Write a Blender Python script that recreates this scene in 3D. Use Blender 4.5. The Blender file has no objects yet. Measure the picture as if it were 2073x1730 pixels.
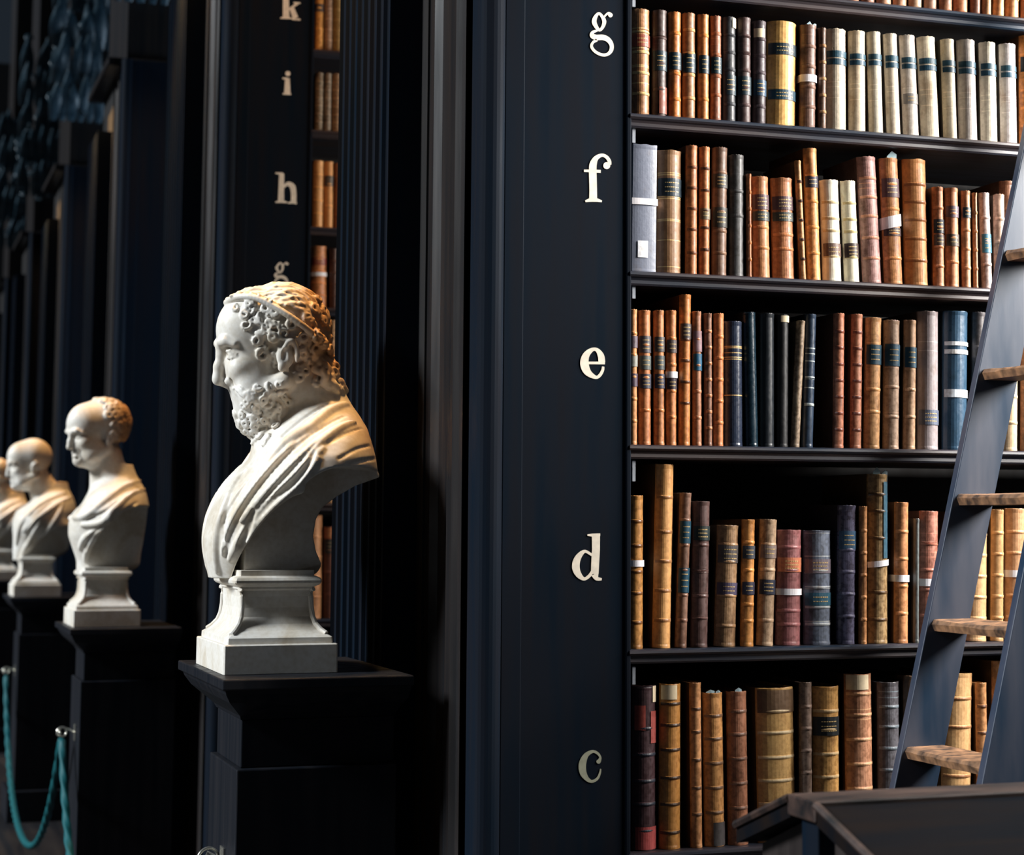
import bpy, math, random
import numpy as np
from mathutils import Vector, Matrix
random.seed(7)
rng = np.random.RandomState(7)
C = bpy.context.scene.collection
sc = bpy.context.scene

# ------------------------------------------------------------------ camera
F, CX, CY = 4065.7, 1267.03, 647.37          # focal length and principal point, photo pixels (2073 x 1730)
YAW, PITCH, ROLL = 0.35642, 0.10226, 0.00163
EYE = 1.55
cam_f = np.array([math.sin(YAW)*math.cos(PITCH), math.cos(YAW)*math.cos(PITCH), math.sin(PITCH)])
_r = np.array([math.cos(YAW), -math.sin(YAW), 0.0]); _u = np.cross(_r, cam_f)
cam_r = _r*math.cos(ROLL) + _u*math.sin(ROLL)
cam_u = -_r*math.sin(ROLL) + _u*math.cos(ROLL)
cd = bpy.data.cameras.new('camera'); cam = bpy.data.objects.new('camera', cd); C.objects.link(cam)
cd.sensor_fit = 'HORIZONTAL'; cd.sensor_width = 36.0; cd.lens = F/2073*36.0
cd.shift_x = -(CX-1036.5)/2073; cd.shift_y = (CY-865.0)/2073
cd.clip_start = 0.05; cd.clip_end = 200
M = Matrix.Identity(4)
for i in range(3):
    M[i][0] = cam_r[i]; M[i][1] = cam_u[i]; M[i][2] = -cam_f[i]
M[2][3] = EYE
cam.matrix_world = M
cd.dof.use_dof = True; cd.dof.focus_distance = 4.45; cd.dof.aperture_fstop = 4.5
sc.camera = cam

# ------------------------------------------------------------------ world, light, exposure
vs = sc.view_settings
vs.view_transform = 'Standard'; vs.look = 'None'; vs.gamma = 1.0; vs.use_curve_mapping = False
vs.exposure = 0.0
w = bpy.data.worlds.new('world'); sc.world = w; w.use_nodes = True
bg = w.node_tree.nodes['Background']
bg.inputs[0].default_value = (0.45, 0.62, 0.85, 1); bg.inputs[1].default_value = 0.026

def area(name, loc, target, sx, sy, power, col, spread=180):
    l = bpy.data.lights.new(name, 'AREA'); l.shape = 'RECTANGLE'; l.size = sx; l.size_y = sy
    l.energy = power; l.color = col; l.spread = math.radians(spread)
    o = bpy.data.objects.new(name, l); C.objects.link(o); o.location = loc
    d = Vector(target)-Vector(loc)
    o.rotation_euler = d.to_track_quat('-Z', 'Z').to_euler()
    return o
# daylight from the window at the end of each alcove (right side of the room)
area('alcove_window_light', (3.95, 2.95, 3.05), (1.80, 3.98, 2.3), 1.1, 1.5, 155, (1.0, 0.955, 0.90), 105)
area('alcove_window_light', (3.95, 6.2, 2.6), (1.3, 7.2, 1.9), 1.0, 2.4, 75, (1.0, 0.93, 0.84))
area('alcove_window_light', (3.95, 9.6, 2.6), (1.2, 10.8, 1.8), 1.0, 2.4, 90, (0.6, 0.8, 1.0))
area('alcove_window_light', (3.95, 13.0, 2.6), (1.2, 14.2, 1.8), 1.0, 2.4, 90, (0.6, 0.8, 1.0))
# cool daylight falling from the high windows across the nave (left side of the room)
sl = bpy.data.lights.new('nave_daylight', 'SUN'); sl.energy = 5.6; sl.angle = math.radians(14); sl.color = (0.90, 0.96, 1.0)
so_ = bpy.data.objects.new('nave_daylight', sl); C.objects.link(so_)
so_.rotation_euler = Vector((0.82, -0.02, -0.50)).to_track_quat('-Z', 'Z').to_euler()
# warm gallery lamps, one high above each bust and one above each alcove mouth
for k in range(4):
    area('gallery_lamp', (1.04, 4.62+3.434*k, 3.9), (0.86, 4.50+3.434*k, 1.9), 0.25, 0.25, 17 if k == 0 else 11, (1.0, 0.56, 0.20), 80)
for k in range(1, 5):
    area('gallery_lamp', (1.30, 3.55+3.434*k, 4.3), (1.25, 4.0+3.434*k, 2.6), 0.2, 0.2, 1.0, (1.0, 0.50, 0.22), 60)

# ------------------------------------------------------------------ geometry helpers
Y0, DD = 4.0, 3.434           # face of the first bookcase, spacing of the bookcases
XL, XR = 1.158, 1.496         # letter board: left and right edge
def ray(x, y):
    d = cam_f*F + cam_r*(x-CX) - cam_u*(y-CY)
    return d
def at(x, y, Y):              # photo pixel -> world (X, Z) on the plane Y = const
    d = ray(x, y); t = Y/d[1]
    return d[0]*t, d[2]*t+EYE
def lin(c):
    return tuple((v/255/12.92 if v/255 <= .04045 else ((v/255+.055)/1.055)**2.4) for v in c)

def mesh_obj(name, verts, faces, mat=None, parent=None, smooth=False, fmats=None, mats=None):
    me = bpy.data.meshes.new(name); me.from_pydata([tuple(map(float, v)) for v in verts], [], [tuple(map(int, f)) for f in faces])
    if mats:
        for m in mats: me.materials.append(m)
    elif mat: me.materials.append(mat)
    if fmats is not None: me.polygons.foreach_set('material_index', list(fmats))
    if smooth: me.polygons.foreach_set('use_smooth', [True]*len(me.polygons))
    me.update()
    o = bpy.data.objects.new(name, me); C.objects.link(o)
    if parent: o.parent = parent
    return o
class MB:
    def __init__(s): s.v = []; s.f = []
    def box(s, x0, x1, y0, y1, z0, z1):
        n = len(s.v)
        s.v += [(x, y, z) for z in (z0, z1) for y in (y0, y1) for x in (x0, x1)]
        s.f += [tuple(n+i for i in q) for q in ((0,2,3,1),(4,5,7,6),(0,1,5,4),(2,6,7,3),(0,4,6,2),(1,3,7,5))]
        return s
    def prism_z(s, pts, z0, z1, close=True):      # plan outline (x,y) extruded up
        n = len(s.v); k = len(pts)
        s.v += [(x, y, z0) for x, y in pts]+[(x, y, z1) for x, y in pts]
        for i in range(k if close else k-1):
            j = (i+1) % k; s.f.append((n+i, n+j, n+k+j, n+k+i))
        if close:
            s.f.append(tuple(n+i for i in range(k-1, -1, -1))); s.f.append(tuple(n+k+i for i in range(k)))
        return s
    def prism_x(s, pts, x0, x1):                  # section (y,z) swept along x
        n = len(s.v); k = len(pts)
        s.v += [(x0, y, z) for y, z in pts]+[(x1, y, z) for y, z in pts]
        for i in range(k):
            j = (i+1) % k; s.f.append((n+i, n+j, n+k+j, n+k+i))
        s.f.append(tuple(n+i for i in range(k-1, -1, -1))); s.f.append(tuple(n+k+i for i in range(k)))
        return s
    def loft(s, rings, cap=True):
        n = len(s.v); k = len(rings[0])
        for r in rings: s.v += list(r)
        for a in range(len(rings)-1):
            for i in range(k):
                j = (i+1) % k
                s.f.append((n+a*k+i, n+a*k+j, n+(a+1)*k+j, n+(a+1)*k+i))
        if cap:
            s.f.append(tuple(n+i for i in range(k-1, -1, -1))); m = n+(len(rings)-1)*k; s.f.append(tuple(m+i for i in range(k)))
        return s
    def tube(s, pts, r, k=10, twist=0, lobes=0, amp=0):
        pts = [Vector(p) for p in pts]; rings = []
        rr = r if hasattr(r, '__len__') else [r]*len(pts)
        up = Vector((0, 0, 1))
        for i, p in enumerate(pts):
            t = (pts[min(i+1, len(pts)-1)]-pts[max(i-1, 0)]).normalized()
            a = t.cross(up)
            if a.length < 1e-3: a = t.cross(Vector((1, 0, 0)))
            a.normalize(); b = a.cross(t)
            ring = []
            for q in range(k):
                th = 2*math.pi*q/k
                rad = rr[i]*(1+amp*math.cos(lobes*(th)-twist*i)) if lobes else rr[i]
                ring.append(tuple(p+a*math.cos(th)*rad+b*math.sin(th)*rad))
            rings.append(ring)
        return s.loft(rings)
    def build(s, name, mat, parent=None, smooth=False, **kw):
        return mesh_obj(name, s.v, s.f, mat, parent, smooth, **kw)
def bevel(o, wd, seg=2):
    m = o.modifiers.new('bevel', 'BEVEL'); m.width = wd; m.segments = seg; m.limit_method = 'ANGLE'; m.angle_limit = math.radians(40)
    return o
def empty(name, loc=(0, 0, 0)):
    o = bpy.data.objects.new(name, None); o.empty_display_size = .05; C.objects.link(o); o.location = loc
    return o
def tag(o, label=None, cat=None, group=None, kind=None):
    if label: o['label'] = label
    if cat: o['category'] = cat
    if group: o['group'] = group
    if kind: o['kind'] = kind
    return o

# ------------------------------------------------------------------ materials
def new_mat(name):
    m = bpy.data.materials.new(name); m.use_nodes = True
    nt = m.node_tree; b = nt.nodes['Principled BSDF']
    return m, nt, b
def N(nt, t, **kw):
    n = nt.nodes.new(t)
    for k, v in kw.items():
        if k in n.inputs: n.inputs[k].default_value = v
        else: setattr(n, k, v)
    return n
def ramp(nt, stops):
    n = nt.nodes.new('ShaderNodeValToRGB'); e = n.color_ramp.elements
    e[0].position, e[0].color = stops[0][0], (*stops[0][1], 1)
    e[1].position, e[1].color = stops[-1][0], (*stops[-1][1], 1)
    for p, c in stops[1:-1]:
        q = e.new(p); q.color = (*c, 1)
    return n
def mul(c, k): return tuple(min(1, v*k) for v in c)
def wood_mat(name, c0, c1, rough=.38, scale=(14, 14, .8), spec=.5, bumpd=.12):
    m, nt, b = new_mat(name); L = nt.links.new
    tc = N(nt, 'ShaderNodeTexCoord'); mp = N(nt, 'ShaderNodeMapping'); mp.inputs['Scale'].default_value = scale
    L(tc.outputs['Object'], mp.inputs[0])
    n1 = N(nt, 'ShaderNodeTexNoise'); n1.inputs['Scale'].default_value = 2.2; n1.inputs['Detail'].default_value = 7
    L(mp.outputs[0], n1.inputs['Vector'])
    r = ramp(nt, [(.32, c0), (.7, c1)]); L(n1.outputs[0], r.inputs[0]); L(r.outputs[0], b.inputs['Base Color'])
    r2 = ramp(nt, [(.3, (rough*.8,)*3), (.8, (rough*1.35,)*3)]); L(n1.outputs[0], r2.inputs[0]); L(r2.outputs[0], b.inputs['Roughness'])
    bp = N(nt, 'ShaderNodeBump'); bp.inputs['Strength'].default_value = bumpd; bp.inputs['Distance'].default_value = .004
    L(n1.outputs[0], bp.inputs['Height']); L(bp.outputs[0], b.inputs['Normal'])
    b.inputs['Specular IOR Level'].default_value = spec
    return m
wood = wood_mat('dark_oak', (.0036, .0080, .0150), (.0068, .0080, .0120), rough=.6, spec=.04, bumpd=.03)
wood_end = wood_mat('dark_oak_end', (.010, .0105, .012), (.016, .012, .011), rough=.32, spec=.4)
wood_shelf = wood_mat('worn_shelf_oak', (.012, .022, .038), (.042, .024, .020), scale=(.9, 10, 10), rough=.36)
wood_in = wood_mat('case_interior', (.010, .010, .0105), (.013, .012, .012), rough=.7, spec=.2)
wood_ladder = wood_mat('ladder_blue_grey', (.008, .024, .050), (.036, .042, .064), scale=(7, 7, 1.2), rough=.42)
wood_tread = wood_mat('worn_tread', (.035, .022, .016), (.30, .15, .07), scale=(16, 16, 16), rough=.6)
wood_desk = wood_mat('desk_wood', (.004, .005, .007), (.009, .006, .005), scale=(1.2, 8, 8), rough=.55, spec=.03)
wood_trim = wood_mat('desk_trim', (.006, .006, .007), (.05, .025, .017), scale=(3, 12, 12), rough=.5)
def flat_mat(name, c, rough=.6, metal=0, spec=.5, noise=0.15, scale=60):
    m, nt, b = new_mat(name); L = nt.links.new
    tc = N(nt, 'ShaderNodeTexCoord')
    n1 = N(nt, 'ShaderNodeTexNoise'); n1.inputs['Scale'].default_value = scale; n1.inputs['Detail'].default_value = 5
    L(tc.outputs['Object'], n1.inputs['Vector'])
    r = ramp(nt, [(.3, mul(c, 1-noise)), (.7, mul(c, 1+noise*.6))]); L(n1.outputs[0], r.inputs[0]); L(r.outputs[0], b.inputs['Base Color'])
    b.inputs['Roughness'].default_value = rough; b.inputs['Metallic'].default_value = metal
    b.inputs['Specular IOR Level'].default_value = spec
    return m
letter_paint = flat_mat('cream_letter_paint', lin((232, 222, 205)), .55)
letter_faded = flat_mat('faded_letter_paint', lin((150, 152, 132)), .6)
metal_mat = flat_mat('pale_steel', lin((150, 156, 165)), .45, .3)
ring_mat = flat_mat('polished_brass_ring', lin((225, 222, 210)), .25, .9)
paper_mat = flat_mat('paper', lin((236, 232, 236)), .8, noise=.05)
page_mat = flat_mat('old_page_edges', lin((150, 128, 98)), .9, noise=.3, scale=200)
rope_mat = flat_mat('teal_rope', lin((0, 78, 84)), .6, spec=.3)
floor_mat = wood_mat('floor_boards', (.006, .007, .010), (.012, .010, .010), scale=(8, .5, 8), rough=.45)
wall_mat = flat_mat('dark_wall', (.02, .021, .024), .8)
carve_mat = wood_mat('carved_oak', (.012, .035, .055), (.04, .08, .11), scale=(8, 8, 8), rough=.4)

_leather = {}
def leather(c, mott=.5, rough=.5, streak=True):
    key = (tuple(c), mott, rough)
    if key in _leather: return _leather[key]
    base = lin(c)
    m, nt, b = new_mat('leather_%02x%02x%02x' % tuple(int(v) for v in c)); L = nt.links.new
    tc = N(nt, 'ShaderNodeTexCoord'); oi = N(nt, 'ShaderNodeObjectInfo')
    ad = N(nt, 'ShaderNodeVectorMath', operation='ADD')
    sc_ = N(nt, 'ShaderNodeVectorMath', operation='SCALE'); sc_.inputs['Scale'].default_value = 7.3
    L(oi.outputs['Random'], sc_.inputs[0]); L(tc.outputs['Object'], ad.inputs[0]); L(sc_.outputs[0], ad.inputs[1])
    n1 = N(nt, 'ShaderNodeTexNoise'); n1.inputs['Scale'].default_value = 26; n1.inputs['Detail'].default_value = 8; n1.inputs['Roughness'].default_value = .62
    n2 = N(nt, 'ShaderNodeTexNoise'); n2.inputs['Scale'].default_value = 110; n2.inputs['Detail'].default_value = 6
    mp = N(nt, 'ShaderNodeMapping'); mp.inputs['Scale'].default_value = (1, 1, .55)
    L(ad.outputs[0], mp.inputs[0]); L(mp.outputs[0], n1.inputs['Vector']); L(ad.outputs[0], n2.inputs['Vector'])
    dark = tuple(v*(1-mott*.78)*k for v, k in zip(base, (1, .9, .82)))
    lite = tuple(min(.92, v*(1+mott*.5)+.01) for v in base)
    r = ramp(nt, [(.34, dark), (.46, base), (.56, base), (.68, lite)]); L(n1.outputs[0], r.inputs[0])
    r3 = ramp(nt, [(.38, (.5, .46, .42)), (.56, (1, 1, 1))]); L(n2.outputs[0], r3.inputs[0])
    mx = N(nt, 'ShaderNodeMix', data_type='RGBA', blend_type='MULTIPLY'); mx.inputs[0].default_value = min(1, mott*1.1)
    L(r.outputs[0], mx.inputs[6]); L(r3.outputs[0], mx.inputs[7])
    L(mx.outputs[2], b.inputs['Base Color'])
    r2 = ramp(nt, [(.3, (rough*.75,)*3), (.8, (min(1, rough*1.3),)*3)]); L(n2.outputs[0], r2.inputs[0]); L(r2.outputs[0], b.inputs['Roughness'])
    bp = N(nt, 'ShaderNodeBump'); bp.inputs['Strength'].default_value = .35; bp.inputs['Distance'].default_value = .0012
    L(n2.outputs[0], bp.inputs['Height']); L(bp.outputs[0], b.inputs['Normal'])
    b.inputs['Specular IOR Level'].default_value = .45
    _leather[key] = m
    return m
def marble():
    m, nt, b = new_mat('aged_marble'); L = nt.links.new
    tc = N(nt, 'ShaderNodeTexCoord')
    n1 = N(nt, 'ShaderNodeTexNoise'); n1.inputs['Scale'].default_value = 9; n1.inputs['Detail'].default_value = 8; n1.inputs['Distortion'].default_value = .6
    L(tc.outputs['Object'], n1.inputs['Vector'])
    r = ramp(nt, [(.25, lin((196, 182, 160))), (.5, lin((222, 216, 206))), (.8, lin((232, 230, 226)))]); L(n1.outputs[0], r.inputs[0])
    n2 = N(nt, 'ShaderNodeTexNoise'); n2.inputs['Scale'].default_value = 90; n2.inputs['Detail'].default_value = 4
    L(tc.outputs['Object'], n2.inputs['Vector'])
    r3 = ramp(nt, [(.3, (.86, .83, .78)), (.6, (1, 1, 1))]); L(n2.outputs[0], r3.inputs[0])
    mx = N(nt, 'ShaderNodeMix', data_type='RGBA', blend_type='MULTIPLY'); mx.inputs[0].default_value = .8
    L(r.outputs[0], mx.inputs[6]); L(r3.outputs[0], mx.inputs[7])
    # brown tint growing towards the back of each bust, marked by a vertex attribute
    at_ = N(nt, 'ShaderNodeAttribute'); at_.attribute_name = 'brown_tint'
    mg = N(nt, 'ShaderNodeMix', data_type='RGBA', blend_type='MIX')
    L(at_.outputs['Fac'], mg.inputs[0]); L(mx.outputs[2], mg.inputs[6]); mg.inputs[7].default_value = (*lin((172, 122, 66)), 1)
    L(mg.outputs[2], b.inputs['Base Color'])
    b.inputs['Roughness'].default_value = .5; b.inputs['Specular IOR Level'].default_value = .4
    b.inputs['Subsurface Weight'].default_value = 0.0
    return m
marble_mat = marble()
# ------------------------------------------------------------------ setting
def struct(o): o['kind'] = 'structure'; return o
mb = MB().box(-8, 4.5, -3, 30, -.1, 0); struct(mb.build('floor', floor_mat))
mb = MB().box(-8, 4.5, 29, 29.2, 0, 8); struct(mb.build('wall_end', wall_mat))
mb = MB()                                  # outer wall with a tall opening in each alcove
ys = [-3.0]
for k in range(-1, 5): ys += [Y0+DD*k+1.06+.45, Y0+DD*(k+1)-.45]
ys = [y for y in ys if y > -3]; ys = [-3.0]+ys[:]
for i in range(0, len(ys), 2):
    y1 = ys[i+1] if i+1 < len(ys) else 29
    mb.box(4.25, 4.45, ys[i], y1, 0, 8)
for i in range(1, len(ys)-1, 2):
    mb.box(4.25, 4.45, ys[i], ys[i+1], 0, .9); mb.box(4.25, 4.45, ys[i], ys[i+1], 4.2, 8)
struct(mb.build('wall_right', wall_mat))

# ------------------------------------------------------------------ painted letters: variable width pen strokes
def catmull(P, n=9, closed=False):
    P = np.array(P, float); out = []; m = len(P)
    rngs = range(m) if closed else range(m-1)
    for i in rngs:
        p0 = P[(i-1) % m] if closed or i > 0 else 2*P[0]-P[1]
        p1 = P[i]; p2 = P[(i+1) % m]
        p3 = P[(i+2) % m] if closed or i+2 < m else 2*P[-1]-P[-2]
        for t in np.linspace(0, 1, n, endpoint=False):
            out.append(.5*((2*p1)+(-p0+p2)*t+(2*p0-5*p1+4*p2-p3)*t*t+(-p0+3*p1-3*p2+p3)*t**3))
    if not closed: out.append(P[-1])
    return np.array(out)
GLYPH = {   # strokes: list of (closed, curved, [(x, y, half width)...]); balls: (x, y, r).  y runs down
 'g': ([(1,1,[(808,570,62),(930,355,34),(1075,570,52),(955,795,36)]),
        (0,1,[(1060,470,22),(1120,390,26),(1190,350,34),(1240,385,40)]),
        (0,1,[(900,800,24),(775,850,42),(755,935,62),(860,985,72),(1040,985,72),(1180,1050,66),(1262,1180,56),(1255,1320,52),(1160,1425,42),(1010,1440,40),(840,1360,38),(742,1230,38),(775,1120,34),(880,1050,40)])],
       [(1235,400,60)]),
 'f': ([(0,1,[(745,1420,98),(745,1100,95),(735,700,95),(748,520,90),(820,375,62),(960,300,42),(1080,345,42),(1150,450,45),(1155,540,45)]),
        (0,0,[(515,688,28),(730,695,38),(935,705,38)]),(0,0,[(548,1452,22),(640,1425,42),(750,1410,55),(860,1425,42),(965,1455,22)])],
       [(1085,560,88)]),
 'e': ([(0,0,[(640,705,34),(1090,708,36)]),
        (0,1,[(1010,690,88),(985,520,84),(905,385,56),(805,345,44),(690,400,66),(590,520,92),(552,700,110),(596,880,104),(700,1005,76),(860,1082,44),(960,1025,42),(1030,900,38),(1045,800,32)])],[]),
 'd': ([(0,0,[(990,235,95),(990,600,92),(968,1000,92),(962,1170,88)]),(0,1,[(960,1170,86),(1010,1270,50),(1125,1292,26)]),
        (0,0,[(790,262,18),(900,262,36),(1090,250,30)]),
        (0,1,[(905,730,28),(735,640,36),(600,745,66),(530,900,86),(530,1060,86),(600,1200,66),(715,1282,38),(830,1215,36),(900,1120,36)])],[]),
 'c': ([(0,1,[(1065,690,44),(1090,600,26),(1030,510,30),(915,465,34),(770,545,56),(692,690,80),(672,830,86),(700,980,76),(790,1110,50),(900,1162,34),(1020,1100,30),(1080,980,24),(1100,870,16)])],[(1052,700,50)]),
 'k': ([(0,0,[(305,-250,46),(305,100,48),(308,270,52)]),(0,0,[(215,290,8),(300,278,26),(400,296,8)]),
        (0,0,[(340,160,16),(490,55,22)]),(0,0,[(425,42,12),(535,52,12)]),(0,0,[(395,115,34),(455,290,46)]),(0,0,[(400,306,12),(535,314,14)]),(0,0,[(215,-240,10),(305,-250,24)])],[]),
 'i': ([(0,0,[(328,1245,36),(326,1490,50)]),(0,0,[(248,1246,10),(330,1258,26)]),(0,0,[(252,1496,10),(320,1488,24),(388,1500,10)])],[(335,1172,40)]),
 'h': ([(0,0,[(168,118,28),(160,430,34)]),(0,0,[(98,114,7),(180,122,16)]),(0,0,[(98,442,8),(160,432,18),(228,444,8)]),
        (0,1,[(185,275,12),(238,235,22),(288,265,32),(303,340,30),(303,445,30)]),(0,0,[(238,452,8),(300,440,18),(338,456,10)])],[]),
}
def letter(ch, Y, fn, mat, parent, label, name='painted_letter'):
    st, balls = GLYPH[ch]; mbl = MB(); z = 0
    def put(pts2):                      # closed outline in glyph space
        n = len(mbl.v); k = len(pts2)
        for (a, b) in pts2:
            X, Z = at(*fn(a, b), Y); mbl.v.append((X, Y-.0012-z*.00003, Z))
        return n, k
    for closed, curved, P in st:
        Q = catmull(P, 9, closed) if curved else np.array(P, float)
        d = np.roll(Q, -1, 0)-np.roll(Q, 1, 0)
        if not closed: d[0] = Q[1]-Q[0]; d[-1] = Q[-1]-Q[-2]
        T = d[:, :2]/np.linalg.norm(d[:, :2], axis=1)[:, None]; Nn = np.stack([-T[:, 1], T[:, 0]], 1)
        A = Q[:, :2]+Nn*Q[:, 2:3]; B = Q[:, :2]-Nn*Q[:, 2:3]
        n, k = put(list(A)+list(B)); m = len(Q)
        for i in range(m if closed else m-1):
            j = (i+1) % m; mbl.f.append((n+i, n+j, n+m+j, n+m+i))
        z += 1
    for (x, y, r) in balls:
        n, k = put([(x+r*math.cos(t), y+r*math.sin(t)) for t in np.linspace(0, 2*math.pi, 20, endpoint=False)])
        mbl.f.append(tuple(range(n, n+k))); z += 1
    o = mbl.build(name, mat, parent); o['label'] = label
    m = o.modifiers.new('thickness', 'SOLIDIFY'); m.thickness = .0008; m.offset = 0
    return o

# ------------------------------------------------------------------ bookcases
CASE_TOP = EYE+2.49
def shelf_board(name, parent, z, X0, X1, Yf, t=.030, depth=.40):
    # nosing: rounded light lip over a small cove
    sec = [(Yf+depth, z), (Yf-.004, z), (Yf-.009, z-.003), (Yf-.010, z-.008), (Yf-.006, z-.012), (Yf-.001, z-.014),
           (Yf+.002, z-.019), (Yf+.001, z-.026), (Yf+.004, z-t), (Yf+depth, z-t)]
    return MB().prism_x(sec, X0, X1).build(name, wood_shelf, parent)
def leaf(mbl, base, tip, wdt, curl):
    base, tip = Vector(base), Vector(tip); d = tip-base; side = d.cross(Vector((0, 1, 0))).normalized()
    n = len(mbl.v); K = 7
    for i in range(K):
        t = i/(K-1); wv = wdt*math.sin(math.pi*(.15+.8*t))
        c = base+d*t+Vector((0, -curl*math.sin(t*2.2), 0))
        mbl.v += [tuple(c-side*wv), tuple(c+Vector((0, -wv*.6, 0))), tuple(c+side*wv)]
    for i in range(K-1):
        a = n+i*3
        mbl.f += [(a, a+1, a+4, a+3), (a+1, a+2, a+5, a+4)]
def bookcase(k, label, shelves, carved):
    Ya = Y0+DD*k; t = empty('bookcase', (XL, Ya, 0)); tag(t, label, 'bookcase', 'tall dark oak bookcases along the nave')
    def part(o, lab=None):
        o.parent = t; o.matrix_parent_inverse = Matrix.Translation((-XL, -Ya, 0))
        if lab: o['label'] = lab
        return o
    top = 5.6
    # body behind the books and the far half
    part(MB().box(XL+.01, 4.24, Ya+.46, Ya+1.0, 0, CASE_TOP).build('carcass', wood_in, None))
    part(bevel(MB().box(XL+.085, XR, Ya, Ya+.45, 0, CASE_TOP).build('letter_board', wood, None), .003))
    # corner post: round bead, then a flat fillet
    bead = [(XL+.0275-.0275*math.cos(a), Ya-.006-.0275*math.sin(a)*.9) for a in np.linspace(0, math.pi, 12)]
    part(MB().prism_z(bead+[(XL+.055, Ya+.1), (XL, Ya+.1)], 0, CASE_TOP).build('corner_bead', wood, None, False))
    part(bevel(MB().box(XL+.056, XL+.1, Ya-.007, Ya+.1, 0, CASE_TOP).build('corner_fillet', wood, None), .002))
    part(bevel(MB().box(XR-.008, XR+.004, Ya-.006, Ya+.02, 0, CASE_TOP).build('edge_bead', wood, None), .003))
    # end towards the nave: plain stepped half, then the fluted pilaster
    yb = Ya+.513
    prof = [(XL, Ya+.05), (XL, Ya+.10), (XL+.02, Ya+.115), (XL+.02, Ya+.20), (XL+.008, Ya+.21), (XL+.008, Ya+.25), (XL+.03, Ya+.265),
            (XL+.03, Ya+.40), (XL+.015, Ya+.42), (XL+.015, yb), (XL+.2, yb), (XL+.2, Ya+.05)]
    part(MB().prism_z(prof, 0, CASE_TOP).build('end_panel', wood_end, None))
    fx = XL-.068; pts = []; nfl = 8; pitch_ = .554/nfl
    for i in range(nfl):
        ya = yb+i*pitch_
        pts.append((fx, ya+.001)); pts.append((fx, ya+.016))
        for a in np.linspace(0, math.pi, 9)[1:-1]:
            r = (pitch_-.018)/2; pts.append((fx+.024*math.sin(a), ya+.017+r-r*math.cos(a)))
        pts.append((fx, ya+pitch_-.001))
    pts += [(XL+.2, yb+.554), (XL+.2, yb)]
    part(MB().prism_z(pts, 0, CASE_TOP-.3).build('fluted_pilaster', wood, None))
    # cornice ledge and wall of the upper storey
    part(bevel(MB().box(XL-.075, XL+.3, Ya+.02, Ya+1.08, CASE_TOP-.03, CASE_TOP+.015).build('cornice', wood_end, None), .008))
    part(MB().box(XL+.03, 4.24, Ya+.05, Ya+1.0, CASE_TOP+.015, 8).build('frieze', wood_end, None))
    for z in shelves:
        part(shelf_board('shelf', None, z, XR, 4.24, Ya))
    if carved:
        rs = random.Random(40+k); m = MB(); zc = EYE+2.80
        for tier in range(5):
            z0 = zc+tier*.26
            for i in range(7):
                x = XL-.10+i*.062; h = .24+rs.random()*.14
                leaf(m, (x, Ya-.02, z0), (x+rs.uniform(-.05, .05), Ya-.09-rs.random()*.06, z0+h), .034+rs.random()*.016, .06)
        for s in range(26):
            x = XL-.12+rs.random()*.42; z = zc-.02+rs.random()*1.5; r = .02+rs.random()*.03
            pp = [(x+r*(1-q/14)*math.cos(q*.75), Ya-.07-.003*q, z+r*(1-q/14)*math.sin(q*.75)) for q in range(12)]
            m.tube(pp, [.011-.0005*q for q in range(12)], 6)
        part(m.build('carved_capital', carve_mat, None, True), 'blue-lit carved foliage capital')
    return t, part

ZG, ZF, ZE, ZD = (EYE+v for v in (.88697, .54381, .17232, -.25824))
ZH = at(1730, 2, Y0)[1]; ZC = at(1360, 1722, Y0)[1]
near_shelves = [ZH, ZG, ZF, ZE, ZD, ZC, ZC-.42]
def zfar(y): return at(655, y, Y0+DD)[1]
far_shelves = [zfar(y) for y in (-60, 101, 264, 460, 623, 772, 1018, 1252, 1420)]
case0, part0 = bookcase(0, 'nearest dark oak bookcase, letters g f e d c beside its shelves', near_shelves, False)
case1, part1_ = bookcase(1, 'dark oak bookcase with letters k i h g, directly behind the big bearded bust', far_shelves, False)
far3 = [EYE+v for v in (-1.2, -.7, -.2, .3, .7, 1.1, 1.5, 1.9)]
bookcase(2, 'dark bookcase end just left of the bearded bust, between it and the curly-haired bust', far3, True)
bookcase(3, 'dark bookcase end rising behind the curly-haired bust, its top carved with foliage', far3, True)
bookcase(4, 'farthest but one dark bookcase end, rising behind the bald bust', far3, True)
bookcase(5, 'farthest dark bookcase end at the left edge of the photo', far3, True)
# pale metal shelf brackets peeping out under each shelf of the nearest case
for (ya, yb_) in ((-6, 14), (250, 289), (566, 604), (932, 974), (1349, 1385)):
    X0, Za = at(1279.5, ya, Y0+.012); X1, Zb = at(1286.5, yb_, Y0+.012)
    part0(MB().box(X0+.001, X1, Y0+.012, Y0+.02, Zb, Za).build('shelf_bracket', metal_mat, None), 'pale metal shelf bracket')

def px(sx, ox, oy): return lambda a, b: (ox+a/sx, oy+b/sx)
YL0 = Y0
for ch, sx, ox, oy, mt in (('g', 12.956, 1140, 0, letter_paint), ('f', 12.356, 1140, 290, letter_paint), ('e', 12.956, 1140, 680, letter_paint),
                           ('d', 11.517, 1120, 1060, letter_paint), ('c', 11.517, 1120, 1480, letter_faded)):
    part0(letter(ch, Y0, px(sx, ox, oy), mt, None, ('faded' if ch == 'c' else 'cream')+' painted letter '+ch))
Y1 = Y0+DD
for ch, fn in (('k', px(7.8625, 540, 0)), ('i', px(7.8625, 540, 0)), ('h', px(5.58, 540, 330)),
               ('g', lambda a, b: (554.5+(a-690)/12.956*.6+ (1.5 if b<500 else 0), 530+(b-310)/12.956*.58))):
    part1_(letter(ch, Y1, fn, letter_paint, None, 'cream painted letter '+ch))
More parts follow.
